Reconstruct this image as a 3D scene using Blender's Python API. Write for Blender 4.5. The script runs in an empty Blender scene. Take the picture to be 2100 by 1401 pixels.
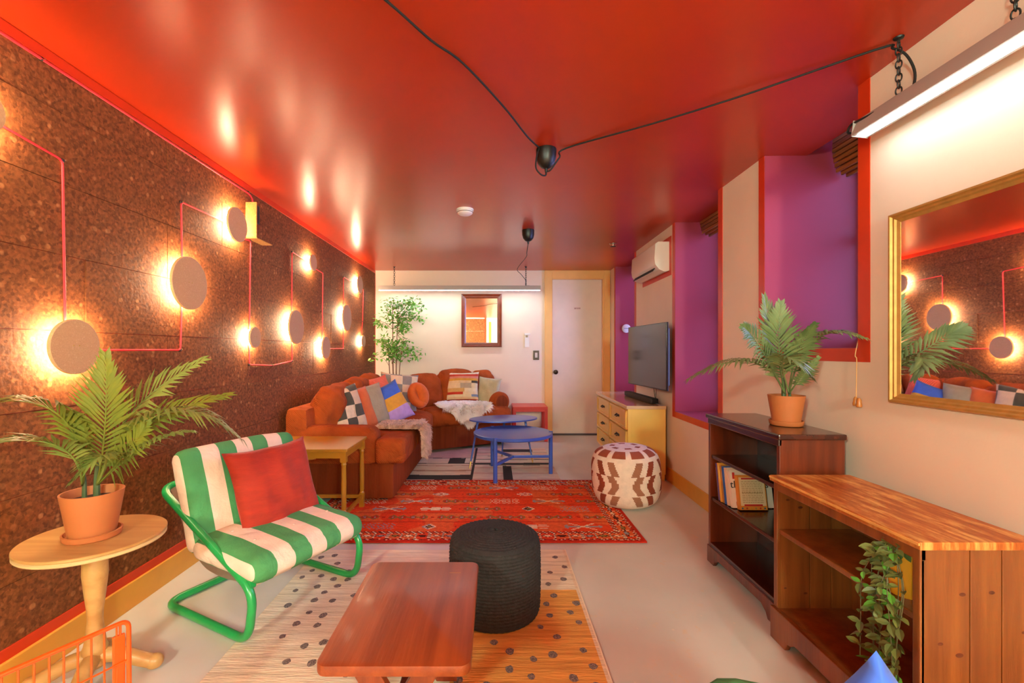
import bpy, bmesh, math, random
from mathutils import Vector, Matrix, noise

random.seed(7)
sc = bpy.context.scene
COL = sc.collection

# ------------------------------------------------------------------ camera
F_PX, VPX, VPY, CAM_H = 933.0, 1015.0, 720.0, 1.14
cam_d = bpy.data.cameras.new('camera')
cam = bpy.data.objects.new('camera', cam_d); COL.objects.link(cam)
cam.location = (0, 0, CAM_H); cam.rotation_euler = (math.pi/2, 0, 0)
cam_d.sensor_width = 36.0; cam_d.lens = 36.0*F_PX/2100.0
cam_d.shift_x = (1050-VPX)/2100.0; cam_d.shift_y = (VPY-700.5)/2100.0
cam_d.clip_start = 0.02
sc.camera = cam

# ------------------------------------------------------------------ world, exposure
w = bpy.data.worlds.new('world'); sc.world = w; w.use_nodes = True
bg = w.node_tree.nodes['Background']
bg.inputs[0].default_value = (0.40, 0.46, 1.0, 1); bg.inputs[1].default_value = 2.15
sc.view_settings.view_transform = 'Standard'; sc.view_settings.look = 'None'
sc.view_settings.gamma = 1.0; sc.view_settings.use_curve_mapping = False
sc.view_settings.exposure = 2.66
LED_STRENGTH, DISC_STRENGTH, FILL_STRENGTH = 3.3, 40.0, 64.0
LED_COL, DISC_COL, FILL_COL = (0.86, 0.96, 1.0), (1.0, 0.80, 0.50), (0.75, 1.07, 0.88)
sc.cycles.max_bounces = 10; sc.cycles.diffuse_bounces = 6; sc.cycles.glossy_bounces = 5
sc.cycles.sample_clamp_indirect = 6.0; sc.cycles.use_denoising = True
sc.cycles.caustics_reflective = False; sc.cycles.caustics_refractive = False

# ------------------------------------------------------------------ helpers
V = Vector
PI = math.pi
def P(u, v, d): return V(((u-VPX)/F_PX*d, d, CAM_H+(VPY-v)/F_PX*d))
def lin(c):
    if isinstance(c, str):
        c = c.lstrip('#'); c = [int(c[i:i+2], 16)/255 for i in (0, 2, 4)]
    return tuple(x/12.92 if x <= .04045 else ((x+.055)/1.055)**2.4 for x in c)
def RZ(a): return Matrix.Rotation(a, 4, 'Z')
def T(*a): return Matrix.Translation(V(a))
def frame(origin, n, up=(0, 0, 1), roll=0):
    """matrix whose local z = n, local y ~ up"""
    z = V(n).normalized(); y = V(up); x = y.cross(z).normalized(); y = z.cross(x)
    M = Matrix((x, y, z)).transposed().to_4x4()
    M.translation = V(origin)
    return M @ RZ(roll)

class NT:
    def __init__(s, m): s.t = m.node_tree; s.n = s.t.nodes
    def add(s, typ, **kw):
        nd = s.n.new(typ)
        for k, v in kw.items():
            if k.startswith('i_'):
                key = k[2:]; key = int(key) if key.isdigit() else key
                if isinstance(v, bpy.types.NodeSocket): s.t.links.new(v, nd.inputs[key])
                else: nd.inputs[key].default_value = v
            else: setattr(nd, k, v)
        return nd
    def link(s, a, b): s.t.links.new(a, b)

MATS = {}
def mat(name, color=(.8, .8, .8), rough=.5, metal=0, spec=.5, vary=0, vscale=8, bump=0, bscale=60,
        stretch=(1, 1, 1), attr=False, emit=None, estr=0, coat=0, sheen=0, color2=None, wave=None, alpha=1, bump2=None):
    if name in MATS: return MATS[name]
    m = bpy.data.materials.new(name); m.use_nodes = True; MATS[name] = m
    N = NT(m); b = N.n['Principled BSDF']
    c = lin(color) if isinstance(color, str) else color
    b.inputs['Roughness'].default_value = rough; b.inputs['Metallic'].default_value = metal
    b.inputs['Specular IOR Level'].default_value = spec
    b.inputs['Coat Weight'].default_value = coat; b.inputs['Coat Roughness'].default_value = .15
    b.inputs['Sheen Weight'].default_value = sheen
    b.inputs['Alpha'].default_value = alpha
    tc = N.add('ShaderNodeTexCoord'); mp = N.add('ShaderNodeMapping', i_Scale=stretch)
    N.link(tc.outputs['Object'], mp.inputs['Vector'])
    base = None
    if attr:
        base = N.add('ShaderNodeAttribute', attribute_name='Col').outputs['Color']
    if vary or color2:
        nz = N.add('ShaderNodeTexNoise', i_Scale=vscale, i_Detail=6.0, i_Vector=mp.outputs[0])
        if color2:
            c2 = lin(color2) if isinstance(color2, str) else color2
            rp = N.add('ShaderNodeValToRGB', i_0=nz.outputs[0])
            rp.color_ramp.elements[0].position = .35; rp.color_ramp.elements[1].position = .65
            rp.color_ramp.elements[0].color = (*c, 1); rp.color_ramp.elements[1].color = (*c2, 1)
            base = rp.outputs[0]
        else:
            mr = N.add('ShaderNodeMapRange', i_0=nz.outputs[0]); mr.inputs[1].default_value = .3; mr.inputs[2].default_value = .7
            mr.inputs[3].default_value = 1-vary; mr.inputs[4].default_value = 1+vary
            mx = N.add('ShaderNodeMix', data_type='RGBA', blend_type='MULTIPLY'); mx.inputs[0].default_value = 1
            if base: N.link(base, mx.inputs[6])
            else: mx.inputs[6].default_value = (*c, 1)
            N.link(mr.outputs[0], mx.inputs[7]); base = mx.outputs[2]
    if base: N.link(base, b.inputs['Base Color'])
    else: b.inputs['Base Color'].default_value = (*c, 1)
    if bump:
        if wave:
            wv = N.add('ShaderNodeTexWave', i_Scale=wave[0], i_Distortion=wave[1], bands_direction=wave[2], i_Vector=tc.outputs['Object'])
            h = wv.outputs[1]
        else:
            h = N.add('ShaderNodeTexNoise', i_Scale=bscale, i_Detail=4.0, i_Vector=mp.outputs[0]).outputs[0]
        bp = N.add('ShaderNodeBump', i_Strength=bump, i_Height=h); bp.inputs['Distance'].default_value = .01
        if bump2:
            n2 = N.add('ShaderNodeTexNoise', i_Scale=bump2[1], i_Detail=3.0, i_Distortion=1.2, i_Vector=tc.outputs['Object'])
            b2 = N.add('ShaderNodeBump', i_Strength=bump2[0], i_Height=n2.outputs[0]); b2.inputs['Distance'].default_value = .03
            N.link(b2.outputs[0], bp.inputs['Normal'])
        N.link(bp.outputs[0], b.inputs['Normal'])
    if emit:
        b.inputs['Emission Color'].default_value = (*emit, 1); b.inputs['Emission Strength'].default_value = estr
    return m

def wood(name, c1, c2, rough=.35, axis='y', scale=6, coat=.2, dark=None):
    """streaky wood; grain along axis"""
    if name in MATS: return MATS[name]
    st = {'x': (.6, 9, 9), 'y': (9, .6, 9), 'z': (9, 9, .6)}[axis]
    m = mat(name, c1, rough, stretch=st, color2=c2, vscale=scale, coat=coat, bump=.12, bscale=14)
    return m

def new(): return bmesh.new()
def box(bm, x0, x1, y0, y1, z0, z1, M=None):
    vs = [bm.verts.new(V((x, y, z)) if M is None else M @ V((x, y, z))) for x in (x0, x1) for y in (y0, y1) for z in (z0, z1)]
    for f in ((0, 1, 3, 2), (4, 6, 7, 5), (0, 4, 5, 1), (2, 3, 7, 6), (0, 2, 6, 4), (1, 5, 7, 3)):
        bm.faces.new([vs[i] for i in f])
    return bm
def B(x0, x1, y0, y1, z0, z1, M=None): return box(new(), x0, x1, y0, y1, z0, z1, M)
def prism(bm, poly, z0, z1, M=None):
    a = [bm.verts.new((M or Matrix()) @ V((x, y, z0))) for x, y in poly]
    b = [bm.verts.new((M or Matrix()) @ V((x, y, z1))) for x, y in poly]
    bm.faces.new(a[::-1]); bm.faces.new(b)
    n = len(poly)
    for i in range(n): bm.faces.new((a[i], a[(i+1) % n], b[(i+1) % n], b[i]))
    return bm
def tube(bm, pts, r, seg=10, closed=False, caps=True):
    pts = [V(p) for p in pts]; n = len(pts)
    rad = r if callable(r) else (lambda t: r)
    rings = []; nrm = None
    for i, p in enumerate(pts):
        a = pts[i-1] if (i > 0 or closed) else p; c = pts[(i+1) % n] if (i < n-1 or closed) else p
        t = (c-a).normalized()
        if nrm is None:
            nrm = t.orthogonal().normalized()
        else:
            nrm = nrm - t*nrm.dot(t)
            nrm = nrm.normalized() if nrm.length > 1e-6 else t.orthogonal().normalized()
        bi = t.cross(nrm); rr = rad(i/max(1, n-1))
        rings.append([bm.verts.new(p + (nrm*math.cos(k*2*PI/seg) + bi*math.sin(k*2*PI/seg))*rr) for k in range(seg)])
    m = n if closed else n-1
    for i in range(m):
        A, Bq = rings[i], rings[(i+1) % n]
        off = 0
        if closed and i == n-1:   # best twist match
            off = min(range(seg), key=lambda o: (A[0].co-Bq[o].co).length)
        for k in range(seg):
            bm.faces.new((A[k], A[(k+1) % seg], Bq[(k+1+off) % seg], Bq[(k+off) % seg]))
    if caps and not closed:
        bm.faces.new(rings[0][::-1]); bm.faces.new(rings[-1])
    return bm
def fillet(pts, r, n=6, closed=False):
    pts = [V(p) for p in pts]; out = []; N = len(pts)
    for i, p in enumerate(pts):
        if not closed and i in (0, N-1): out.append(p); continue
        a = (pts[i-1]-p); c = (pts[(i+1) % N]-p)
        rr = min(r, a.length*.48, c.length*.48)
        A = p+a.normalized()*rr; C = p+c.normalized()*rr
        for k in range(n+1):
            t = k/n; out.append(A*(1-t)**2 + p*2*t*(1-t) + C*t*t)
    return out
def lathe(bm, prof, seg=32, M=None, cap=True):
    M = M or Matrix(); rings = []
    for r, z in prof:
        rings.append([bm.verts.new(M @ V((r*math.cos(k*2*PI/seg), r*math.sin(k*2*PI/seg), z))) for k in range(seg)])
    for A, C in zip(rings, rings[1:]):
        for k in range(seg): bm.faces.new((A[k], A[(k+1) % seg], C[(k+1) % seg], C[k]))
    if cap:
        if prof[0][0] > 1e-4: bm.faces.new(rings[0][::-1])
        if prof[-1][0] > 1e-4: bm.faces.new(rings[-1])
    return bm
def rbox(sx, sy, sz, r, n=8, puff=0.0, rumple=0.0, M=None, seed=0, pinch=0):
    """soft rounded cushion box centred at origin, full sizes; grid on each side"""
    bm = new(); M = M or Matrix()
    bmesh.ops.create_cube(bm, size=2)
    bmesh.ops.subdivide_edges(bm, edges=bm.edges[:], cuts=n, use_grid_fill=True)
    h = V((sx/2, sy/2, sz/2))
    for v in bm.verts:
        a = v.co.copy()
        p = V((a.x*h.x, a.y*h.y, a.z*h.z))
        q = V([max(-h[i]+r, min(h[i]-r, p[i])) for i in range(3)])
        d = p-q
        if d.length > 1e-6:
            p = q + d.normalized()*r
        k = (1-abs(a.x)**2.5)*(1-abs(a.y)**2.5)
        p.z += math.copysign(puff*k, a.z) if abs(a.z) > .01 else 0
        kk = (1-abs(a.y)**2.5)*(1-abs(a.z)**2.5)
        p.x += (puff*.6*kk*a.x)
        if rumple:
            s = V((seed*3.1, seed*1.7, seed))
            nz = noise.noise_vector(p*5+s)*.6 + noise.noise_vector(V((p.x*14, p.y*9, p.z*11))+s)*.4
            p += nz*rumple
        v.co = M @ p
    return bm
def pillow_bm(wd, ht, th, n=14, M=None, rumple=.006, seed=0, pinch=.08, flange=0):
    bm = new(); M = M or Matrix(); g = {}
    def pos(a, b, side):
        ea, eb = 1-a**2, 1-b**2
        z = th/2*(max(ea, 0)**.42)*(max(eb, 0)**.42)*side
        k = 1-pinch*(1-a*a)*(b*b)*1.0; k2 = 1-pinch*(1-b*b)*(a*a)
        p = V((a*wd/2*k2, b*ht/2*k, z))
        s = V((seed*2.3, seed*5.1, side))
        p.z += noise.noise(V((p.x*9, p.y*9, side))+s)*rumple*2*(ea*eb)**.5 + noise.noise(V((p.x*26, p.y*11, side))+s)*rumple*(ea*eb)**.3
        p += V((noise.noise(p*7+s), noise.noise(p*6-s), 0))*rumple
        return p
    for side in (1, -1):
        for i in range(n+1):
            for j in range(n+1):
                a, b = -1+2*i/n, -1+2*j/n
                if side == -1 and (i in (0, n) or j in (0, n)): g[(i, j, -1)] = g[(i, j, 1)]
                else: g[(i, j, side)] = bm.verts.new(M @ pos(a, b, side))
    uvl = bm.loops.layers.uv.new('UVMap')
    for side in (1, -1):
        for i in range(n):
            for j in range(n):
                q = [(i, j), (i+1, j), (i+1, j+1), (i, j+1)]
                if side == -1: q = q[::-1]
                f = bm.faces.new([g[(x, y, side)] for x, y in q])
                for l, (x, y) in zip(f.loops, q): l[uvl].uv = (x/n, y/n)
    return bm
def colour(bm, fn):
    """per-face colour attribute from fn(face centre, normal, uv) -> sRGB hex or linear tuple"""
    lay = bm.loops.layers.float_color.new('Col'); uv = bm.loops.layers.uv.active
    for f in bm.faces:
        c = f.calc_center_median(); f.normal_update()
        t = (sum(l[uv].uv.x for l in f.loops)/len(f.loops), sum(l[uv].uv.y for l in f.loops)/len(f.loops)) if uv else None
        k = fn(c, f.normal, t); k = lin(k) if isinstance(k, str) else k
        for l in f.loops: l[lay] = (*k, 1)
    return bm
def bevel(bm, wdt, seg=2, ang=.5):
    bmesh.ops.recalc_face_normals(bm, faces=bm.faces[:])
    ed = [e for e in bm.edges if len(e.link_faces) == 2 and e.calc_face_angle(0) > ang]
    bmesh.ops.bevel(bm, geom=ed, offset=wdt, segments=seg, affect='EDGES', profile=.6)
    return bm

PINV = {}
def obj(name, bm, m, parent=None, smooth=True, world=True, bev=0, ang=.6, recalc=True, kind=None, label=None, mats=None):
    if bev: bevel(bm, bev)
    elif recalc: bmesh.ops.recalc_face_normals(bm, faces=bm.faces[:])
    me = bpy.data.meshes.new(name); bm.to_mesh(me); bm.free()
    for mm in (mats or [m]): me.materials.append(mm)
    if smooth:
        me.polygons.foreach_set('use_smooth', [True]*len(me.polygons))
        me.set_sharp_from_angle(angle=ang)
    o = bpy.data.objects.new(name, me); COL.objects.link(o)
    if parent is not None:
        o.parent = parent
        if world:
            o.matrix_parent_inverse = wm(parent).inverted()
    if kind: o['kind'] = kind
    if label: o['label'] = label
    return o
def wm(o):
    if o.parent is None: return o.matrix_basis.copy()
    return wm(o.parent) @ o.matrix_parent_inverse @ o.matrix_basis
def thing(name, label, cat, loc=(0, 0, 0), rotz=0, group=None):
    o = bpy.data.objects.new(name, None); COL.objects.link(o); o.empty_display_size = .05
    o.location = loc; o.rotation_euler = (0, 0, rotz)
    o['label'] = label; o['category'] = cat
    if group: o['group'] = group
    return o
def tag(o, label, cat, group=None):
    o['label'] = label; o['category'] = cat
    if group: o['group'] = group
    return o
def struct(name, bm, m, smooth=False, bev=0, **k):
    o = obj(name, bm, m, None, smooth=smooth, bev=bev, **k); o['kind'] = 'structure'; return o
def share(name, src, M, parent):
    """copy of a part sharing mesh data, placed by local matrix M under parent"""
    o = src.copy(); o.name = name; COL.objects.link(o); o.parent = parent
    o.matrix_parent_inverse = Matrix(); o.matrix_basis = M
    return o
def mesh_part(name, me, M, parent):
    o = bpy.data.objects.new(name, me); COL.objects.link(o); o.parent = parent; o.matrix_basis = M
    return o
def copy_tree(o, parent=None):
    c = o.copy(); COL.objects.link(c); c.parent = parent
    for ch in list(o.children): copy_tree(ch, c)
    return c
def bez(a, b, c, n):
    return [a*(1-t)**2 + b*2*t*(1-t) + c*t*t for t in [k/n for k in range(n+1)]]
def catmull(pts, n=8):
    pts = [V(p) for p in pts]; q = [pts[0]*2-pts[1]] + pts + [pts[-1]*2-pts[-2]]; out = []
    for i in range(1, len(q)-2):
        for k in range(n):
            t = k/n; a, b, c, d = q[i-1:i+3]
            out.append(.5*((2*b)+(c-a)*t+(2*a-5*b+4*c-d)*t*t+(3*b-a-3*c+d)*t**3))
    out.append(pts[-1]); return out
def text_bm(s, size, M, ext=.0006):
    cu = bpy.data.curves.new('t', 'FONT'); cu.body = s; cu.size = size; cu.extrude = ext; cu.align_x = 'CENTER'; cu.align_y = 'CENTER'
    o = bpy.data.objects.new('t', cu); COL.objects.link(o)
    dg = bpy.context.evaluated_depsgraph_get()
    me = bpy.data.meshes.new_from_object(o.evaluated_get(dg))
    bm = new(); bm.from_mesh(me); bm.transform(M)
    bpy.data.objects.remove(o); bpy.data.curves.remove(cu); bpy.data.meshes.remove(me)
    return bm

# ------------------------------------------------------------------ materials
M_wall = mat('wall_paint', '#efd9c2', .55, vary=.03, vscale=3, bump=.05, bscale=40)
M_red = mat('red_gloss_paint', '#b5310b', .29, spec=.7, vary=.05, vscale=2, bump=.03, bscale=3)
M_redtrim = mat('red_trim_paint', '#d2380f', .4, vary=.04)
M_niche = mat('red_reveal_paint', '#ae4252', .28, spec=.7, vary=.04, vscale=3, coat=.5)
M_yellow = mat('yellow_trim_paint', '#e2a03c', .4, vary=.05)
M_white = mat('white_plastic', '#efe6dc', .4)
M_black = mat('black_metal', '#191512', .45, vary=.1)
M_blackcord = mat('black_cord', '#17110f', .7)
M_redcord = mat('red_cord', '#e8262c', .55)
M_alu = mat('aluminium_housing', '#b8aea6', .45, metal=.25)
M_led = mat('led_diffuser', '#ffffff', .5, emit=LED_COL, estr=LED_STRENGTH)
M_ledfar = mat('led_diffuser_long', '#ffffff', .5, emit=LED_COL, estr=LED_STRENGTH*2.7)
M_glow = mat('lamp_glow', '#ffffff', .5, emit=DISC_COL, estr=DISC_STRENGTH)
M_mirror = mat('mirror_glass', (.92, .90, .88), .015, metal=1)
M_brass = mat('brass', '#c9a256', .3, metal=1)

def cork_mat(name, dark, mid, light, k=1.0, bump=.5, con=(.72, 1.22)):
    m = bpy.data.materials.new(name); m.use_nodes = True; N = NT(m); b = N.n['Principled BSDF']
    tc = N.add('ShaderNodeTexCoord'); co = tc.outputs['Object']
    v1 = N.add('ShaderNodeTexVoronoi', i_Scale=95.0*k, i_Vector=co)
    v2 = N.add('ShaderNodeTexVoronoi', i_Scale=32.0*k, i_Vector=co)
    nz = N.add('ShaderNodeTexNoise', i_Scale=60.0*k, i_Detail=5.0, i_Vector=co)
    r1 = N.add('ShaderNodeValToRGB', i_0=v1.outputs['Color'])
    e = r1.color_ramp.elements; e[0].position = .15; e[1].position = .85
    e[0].color = (*lin(dark), 1); e[1].color = (*lin(mid), 1)
    r2 = N.add('ShaderNodeValToRGB', i_0=v2.outputs['Color'])
    e = r2.color_ramp.elements; e[0].position = .72; e[1].position = .80
    e[0].color = (0, 0, 0, 1); e[1].color = (1, 1, 1, 1)
    d2 = N.add('ShaderNodeMapRange', i_0=v2.outputs['Distance']); d2.inputs[1].default_value = .28; d2.inputs[2].default_value = .42
    d2.inputs[3].default_value = 1; d2.inputs[4].default_value = 0
    mk = N.add('ShaderNodeMath', operation='MULTIPLY', i_0=r2.outputs[0], i_1=d2.outputs[0])
    mx = N.add('ShaderNodeMix', data_type='RGBA'); N.link(mk.outputs[0], mx.inputs[0]); N.link(r1.outputs[0], mx.inputs[6]); mx.inputs[7].default_value = (*lin(light), 1)
    mr = N.add('ShaderNodeMapRange', i_0=nz.outputs[0]); mr.inputs[1].default_value = .3; mr.inputs[2].default_value = .7; mr.inputs[3].default_value = con[0]; mr.inputs[4].default_value = con[1]
    m2 = N.add('ShaderNodeMix', data_type='RGBA', blend_type='MULTIPLY'); m2.inputs[0].default_value = 1
    N.link(mx.outputs[2], m2.inputs[6]); N.link(mr.outputs[0], m2.inputs[7]); N.link(m2.outputs[2], b.inputs['Base Color'])
    bp = N.add('ShaderNodeBump', i_Strength=bump, i_Height=nz.outputs[0]); bp.inputs['Distance'].default_value = .004
    N.link(bp.outputs[0], b.inputs['Normal']); b.inputs['Roughness'].default_value = .75; b.inputs['Specular IOR Level'].default_value = .2
    return m
M_cork = cork_mat('cork_board', '#6a3a1c', '#8c5028', '#a86c3e')
M_corkplate = cork_mat('fine_cork', '#c89a6c', '#cfa276', '#d4aa80', 4.0, .05, (.93, 1.06))
M_corkbox = cork_mat('pale_cork', '#a66c34', '#b67c42', '#c08c54', 2.0, .2, (.9, 1.1))

# concrete floor with worn patches
def floor_mat():
    m = bpy.data.materials.new('painted_concrete'); m.use_nodes = True; N = NT(m); b = N.n['Principled BSDF']
    co = N.add('ShaderNodeTexCoord').outputs['Object']
    big = N.add('ShaderNodeTexNoise', i_Scale=1.3, i_Detail=5.0, i_Vector=co)
    r = N.add('ShaderNodeValToRGB', i_0=big.outputs[0]); e = r.color_ramp.elements
    e[0].position = .35; e[0].color = (*lin('#cbc5ba'), 1); e[1].position = .68; e[1].color = (*lin('#dcd6ca'), 1)
    w1 = N.add('ShaderNodeTexNoise', i_Scale=2.2, i_Detail=2.0, i_Vector=co)
    w2 = N.add('ShaderNodeTexNoise', i_Scale=16.0, i_Detail=6.0, i_Roughness=.65, i_Vector=co)
    a1 = N.add('ShaderNodeMapRange', i_0=w1.outputs[0]); a1.inputs[1].default_value = .5; a1.inputs[2].default_value = .66
    a2 = N.add('ShaderNodeMapRange', i_0=w2.outputs[0]); a2.inputs[1].default_value = .58; a2.inputs[2].default_value = .66
    mu = N.add('ShaderNodeMath', operation='MULTIPLY', i_0=a1.outputs[0], i_1=a2.outputs[0])
    mx = N.add('ShaderNodeMix', data_type='RGBA'); N.link(mu.outputs[0], mx.inputs[0]); N.link(r.outputs[0], mx.inputs[6]); mx.inputs[7].default_value = (*lin('#dcc6a6'), 1)
    vo = N.add('ShaderNodeTexVoronoi', i_Scale=9.0, i_Vector=co)
    sp = N.add('ShaderNodeMapRange', i_0=vo.outputs['Distance']); sp.inputs[1].default_value = .03; sp.inputs[2].default_value = .06; sp.inputs[3].default_value = .8; sp.inputs[4].default_value = 0
    m2 = N.add('ShaderNodeMix', data_type='RGBA'); N.link(sp.outputs[0], m2.inputs[0]); N.link(mx.outputs[2], m2.inputs[6]); m2.inputs[7].default_value = (*lin('#e6d6c4'), 1)
    N.link(m2.outputs[2], b.inputs['Base Color'])
    rr = N.add('ShaderNodeMapRange', i_0=w2.outputs[0]); rr.inputs[3].default_value = .32; rr.inputs[4].default_value = .55; N.link(rr.outputs[0], b.inputs['Roughness'])
    bp = N.add('ShaderNodeBump', i_Strength=.15, i_Height=w2.outputs[0]); bp.inputs['Distance'].default_value = .004; N.link(bp.outputs[0], b.inputs['Normal'])
    return m

# ------------------------------------------------------------------ the room
XL, YB, ZC, YF = -1.62, 6.16, 2.23, -2.7
struct('floor', B(-1.9, 2.6, YF-.2, YB+.3, -.12, 0), floor_mat())
struct('ceiling', B(-1.9, 1.74, YF-.2, YB+.3, ZC, ZC+.14), M_red)
# left wall and its cork panels
wl = struct('wall_left', B(XL-.25, XL-.006, YF-.2, YB+.2, 0, ZC), M_redtrim)
rows = [(.155, .36), (.36, .645), (.645, .93), (.93, 1.215), (1.215, 1.5), (1.5, 1.765), (1.765, 2.03), (2.03, 2.192)]
for ri, (z0, z1) in enumerate(rows):
    y = YF - (.45 if ri % 2 else 0)
    while y < YB-.005:
        y1 = min(y+.9, YB-.012); ya = max(y, YF)
        if y1-ya > .02:
            t = random.uniform(-.0012, .0012)
            obj('cork_panel', B(XL-.006, XL+t, ya+.0008, y1-.0008, z0+.0008, z1-.0008), M_cork, wl, smooth=False, bev=.001)
        y += .9
struct('baseboard_left', B(XL-.006, XL+.014, YF, YB, 0, .115), M_yellow, bev=.003)
struct('trim_1', B(XL-.006, XL+.004, YF, YB, .115, .155), M_redtrim, bev=.001)
struct('trim_2', B(XL-.006, XL+.004, YF, YB, 2.19, ZC), M_redtrim, bev=.001)
struct('trim_3', B(XL-.006, XL+.004, YB-.012, YB, .155, 2.19), M_redtrim, bev=.001)
# back wall with the door
bm = new(); box(bm, -1.9, .772, YB, YB+.2, 0, ZC); box(bm, 1.475, 2.2, YB, YB+.2, 0, ZC); box(bm, .772, 1.475, YB, YB+.2, 2.115, ZC)
struct('wall_back', bm, M_wall)
wf = struct('wall_front', B(-1.9, 2.2, YF-.2, YF, 0, ZC), M_wall)
for k in range(5):
    for j in range(2): obj('cork_panel', B(-1.62+.64*j, -1.62+.64*j+.638, YF, YF+.006, .155+.41*k, .155+.41*k+.408), M_cork, wf, smooth=False, bev=.001)
struct('trim_19', B(-.34, -.28, YF, YF+.012, 0, ZC), M_redtrim, bev=.002)
struct('trim_20', B(-.20, -.12, YF, YF+.014, 0, 2.1), M_yellow, bev=.002)
struct('baseboard_back', B(XL, .66, YB-.014, YB, 0, .115), M_yellow, bev=.003)
bm = new(); box(bm, .672, .772, YB-.02, YB+.0, 0, ZC); box(bm, 1.475, 1.555, YB-.02, YB, 0, ZC); box(bm, .7725, 1.4745, YB-.02, YB, 2.12, ZC)
struct('trim_4', bm, mat('door_casing_paint', '#eeb264', .4, vary=.04), bev=.003)
bm = new(); box(bm, .764, .778, YB-.005, YB+.1, 0, 2.12); box(bm, 1.455, 1.475, YB-.012, YB+.1, 0, 2.12); box(bm, .77, 1.475, YB-.005, YB+.1, 2.112, 2.125)
struct('trim_5', bm, MATS['door_casing_paint'], bev=.002)
door = bpy.data.objects.new('door_1', None); COL.objects.link(door); door['kind'] = 'structure'; door.location = (1.12, YB+.04, 0)
obj('door_leaf', B(.78, 1.453, YB+.03, YB+.07, .018, 2.11), mat('door_paint', '#e6cdbb', .45, vary=.03), door, smooth=False, bev=.002)
kb = new(); Mk = T(.822, YB+.03, .855) @ Matrix.Rotation(PI/2, 4, 'X')
lathe(kb, [(.0, 0), (.026, 0), (.026, .006), (.011, .012), (.011, .03), (.027, .042), (.03, .055), (.022, .066), (0, .068)], 24, Mk)
obj('door_knob', kb, mat('dark_knob', '#2c1710', .3, metal=.7), door, label='dark round door knob')
pl = obj('door_plate', B(1.075, 1.165, YB+.028, YB+.03, 1.705, 1.735), mat('door_plate_mat', '#dcb9a6', .5), door, smooth=False)
bm = new()
for k, (a, c) in enumerate([(0, .018), (.022, .034), (.04, .05), (.055, .08)]):
    box(bm, 1.082+a, 1.082+c, YB+.0272, YB+.028, 1.712+.004*(k % 2), 1.727)
obj('faded_print', bm, mat('faded_print', '#a4776a', .6), pl, smooth=False)
obj('threshold', B(.772, 1.475, YB-.01, YB+.1, 0, .016), mat('dark_threshold', '#4c3b34', .6), door, smooth=False)

# right wall: built in its own frame, then turned a little (it runs slightly outwards)
RW = T(1.4895, 1.3, 0) @ RZ(-.015) @ T(0, -1.3, 0)      # local x=0 is the wall face, y runs along the room
def rwp(x, y, z): return RW @ V((x, y, z))
NICHES = [(1.869, 2.549, 1.145), (3.082, 3.863, .62), (5.03, 5.886, .62)]
NDEP = [.58, .44, .44]
ZT = 2.42
bm = new(); prev = YF-.1
for (a, c, s) in NICHES:
    box(bm, 0, .62, prev, a, 0, ZC, RW)
    box(bm, 0, .62, a, c, 0, s, RW)
    prev = c
box(bm, 0, .62, prev, YB+.1, 0, ZC, RW)
# upper masonry behind the ceiling edge
pz = YF-.1
for (a, c, s) in NICHES:
    box(bm, .262, .62, pz, a, ZC, ZT, RW); pz = c
box(bm, .262, .62, pz, YB+.1, ZC, ZT, RW)
struct('wall_right', bm, M_wall)
struct('trim_18', B(.20, .70, YF-.1, YB+.1, ZT, ZT+.05, RW), M_niche)
bm = new(); pz = 2.549
segs = [(YF, 3.95)]
struct('baseboard_right', B(-.014, 0, YF, YB, 0, .12, RW), M_yellow, bev=.003)
M_pane = None
def pane_mat():
    m = bpy.data.materials.new('window_glass'); m.use_nodes = True; N = NT(m)
    o = N.n['Material Output']; N.n.remove(N.n['Principled BSDF'])
    tr = N.add('ShaderNodeBsdfTransparent'); tr.inputs[0].default_value = (.93, .96, 1, 1)
    gl = N.add('ShaderNodeBsdfGlossy'); gl.inputs['Roughness'].default_value = .03
    fr = N.add('ShaderNodeFresnel'); fr.inputs[0].default_value = 1.45
    mx = N.add('ShaderNodeMixShader'); N.link(fr.outputs[0], mx.inputs[0]); N.link(tr.outputs[0], mx.inputs[1]); N.link(gl.outputs[0], mx.inputs[2])
    N.link(mx.outputs[0], o.inputs[0]); return m
M_pane = pane_mat()
tn = 6
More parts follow.
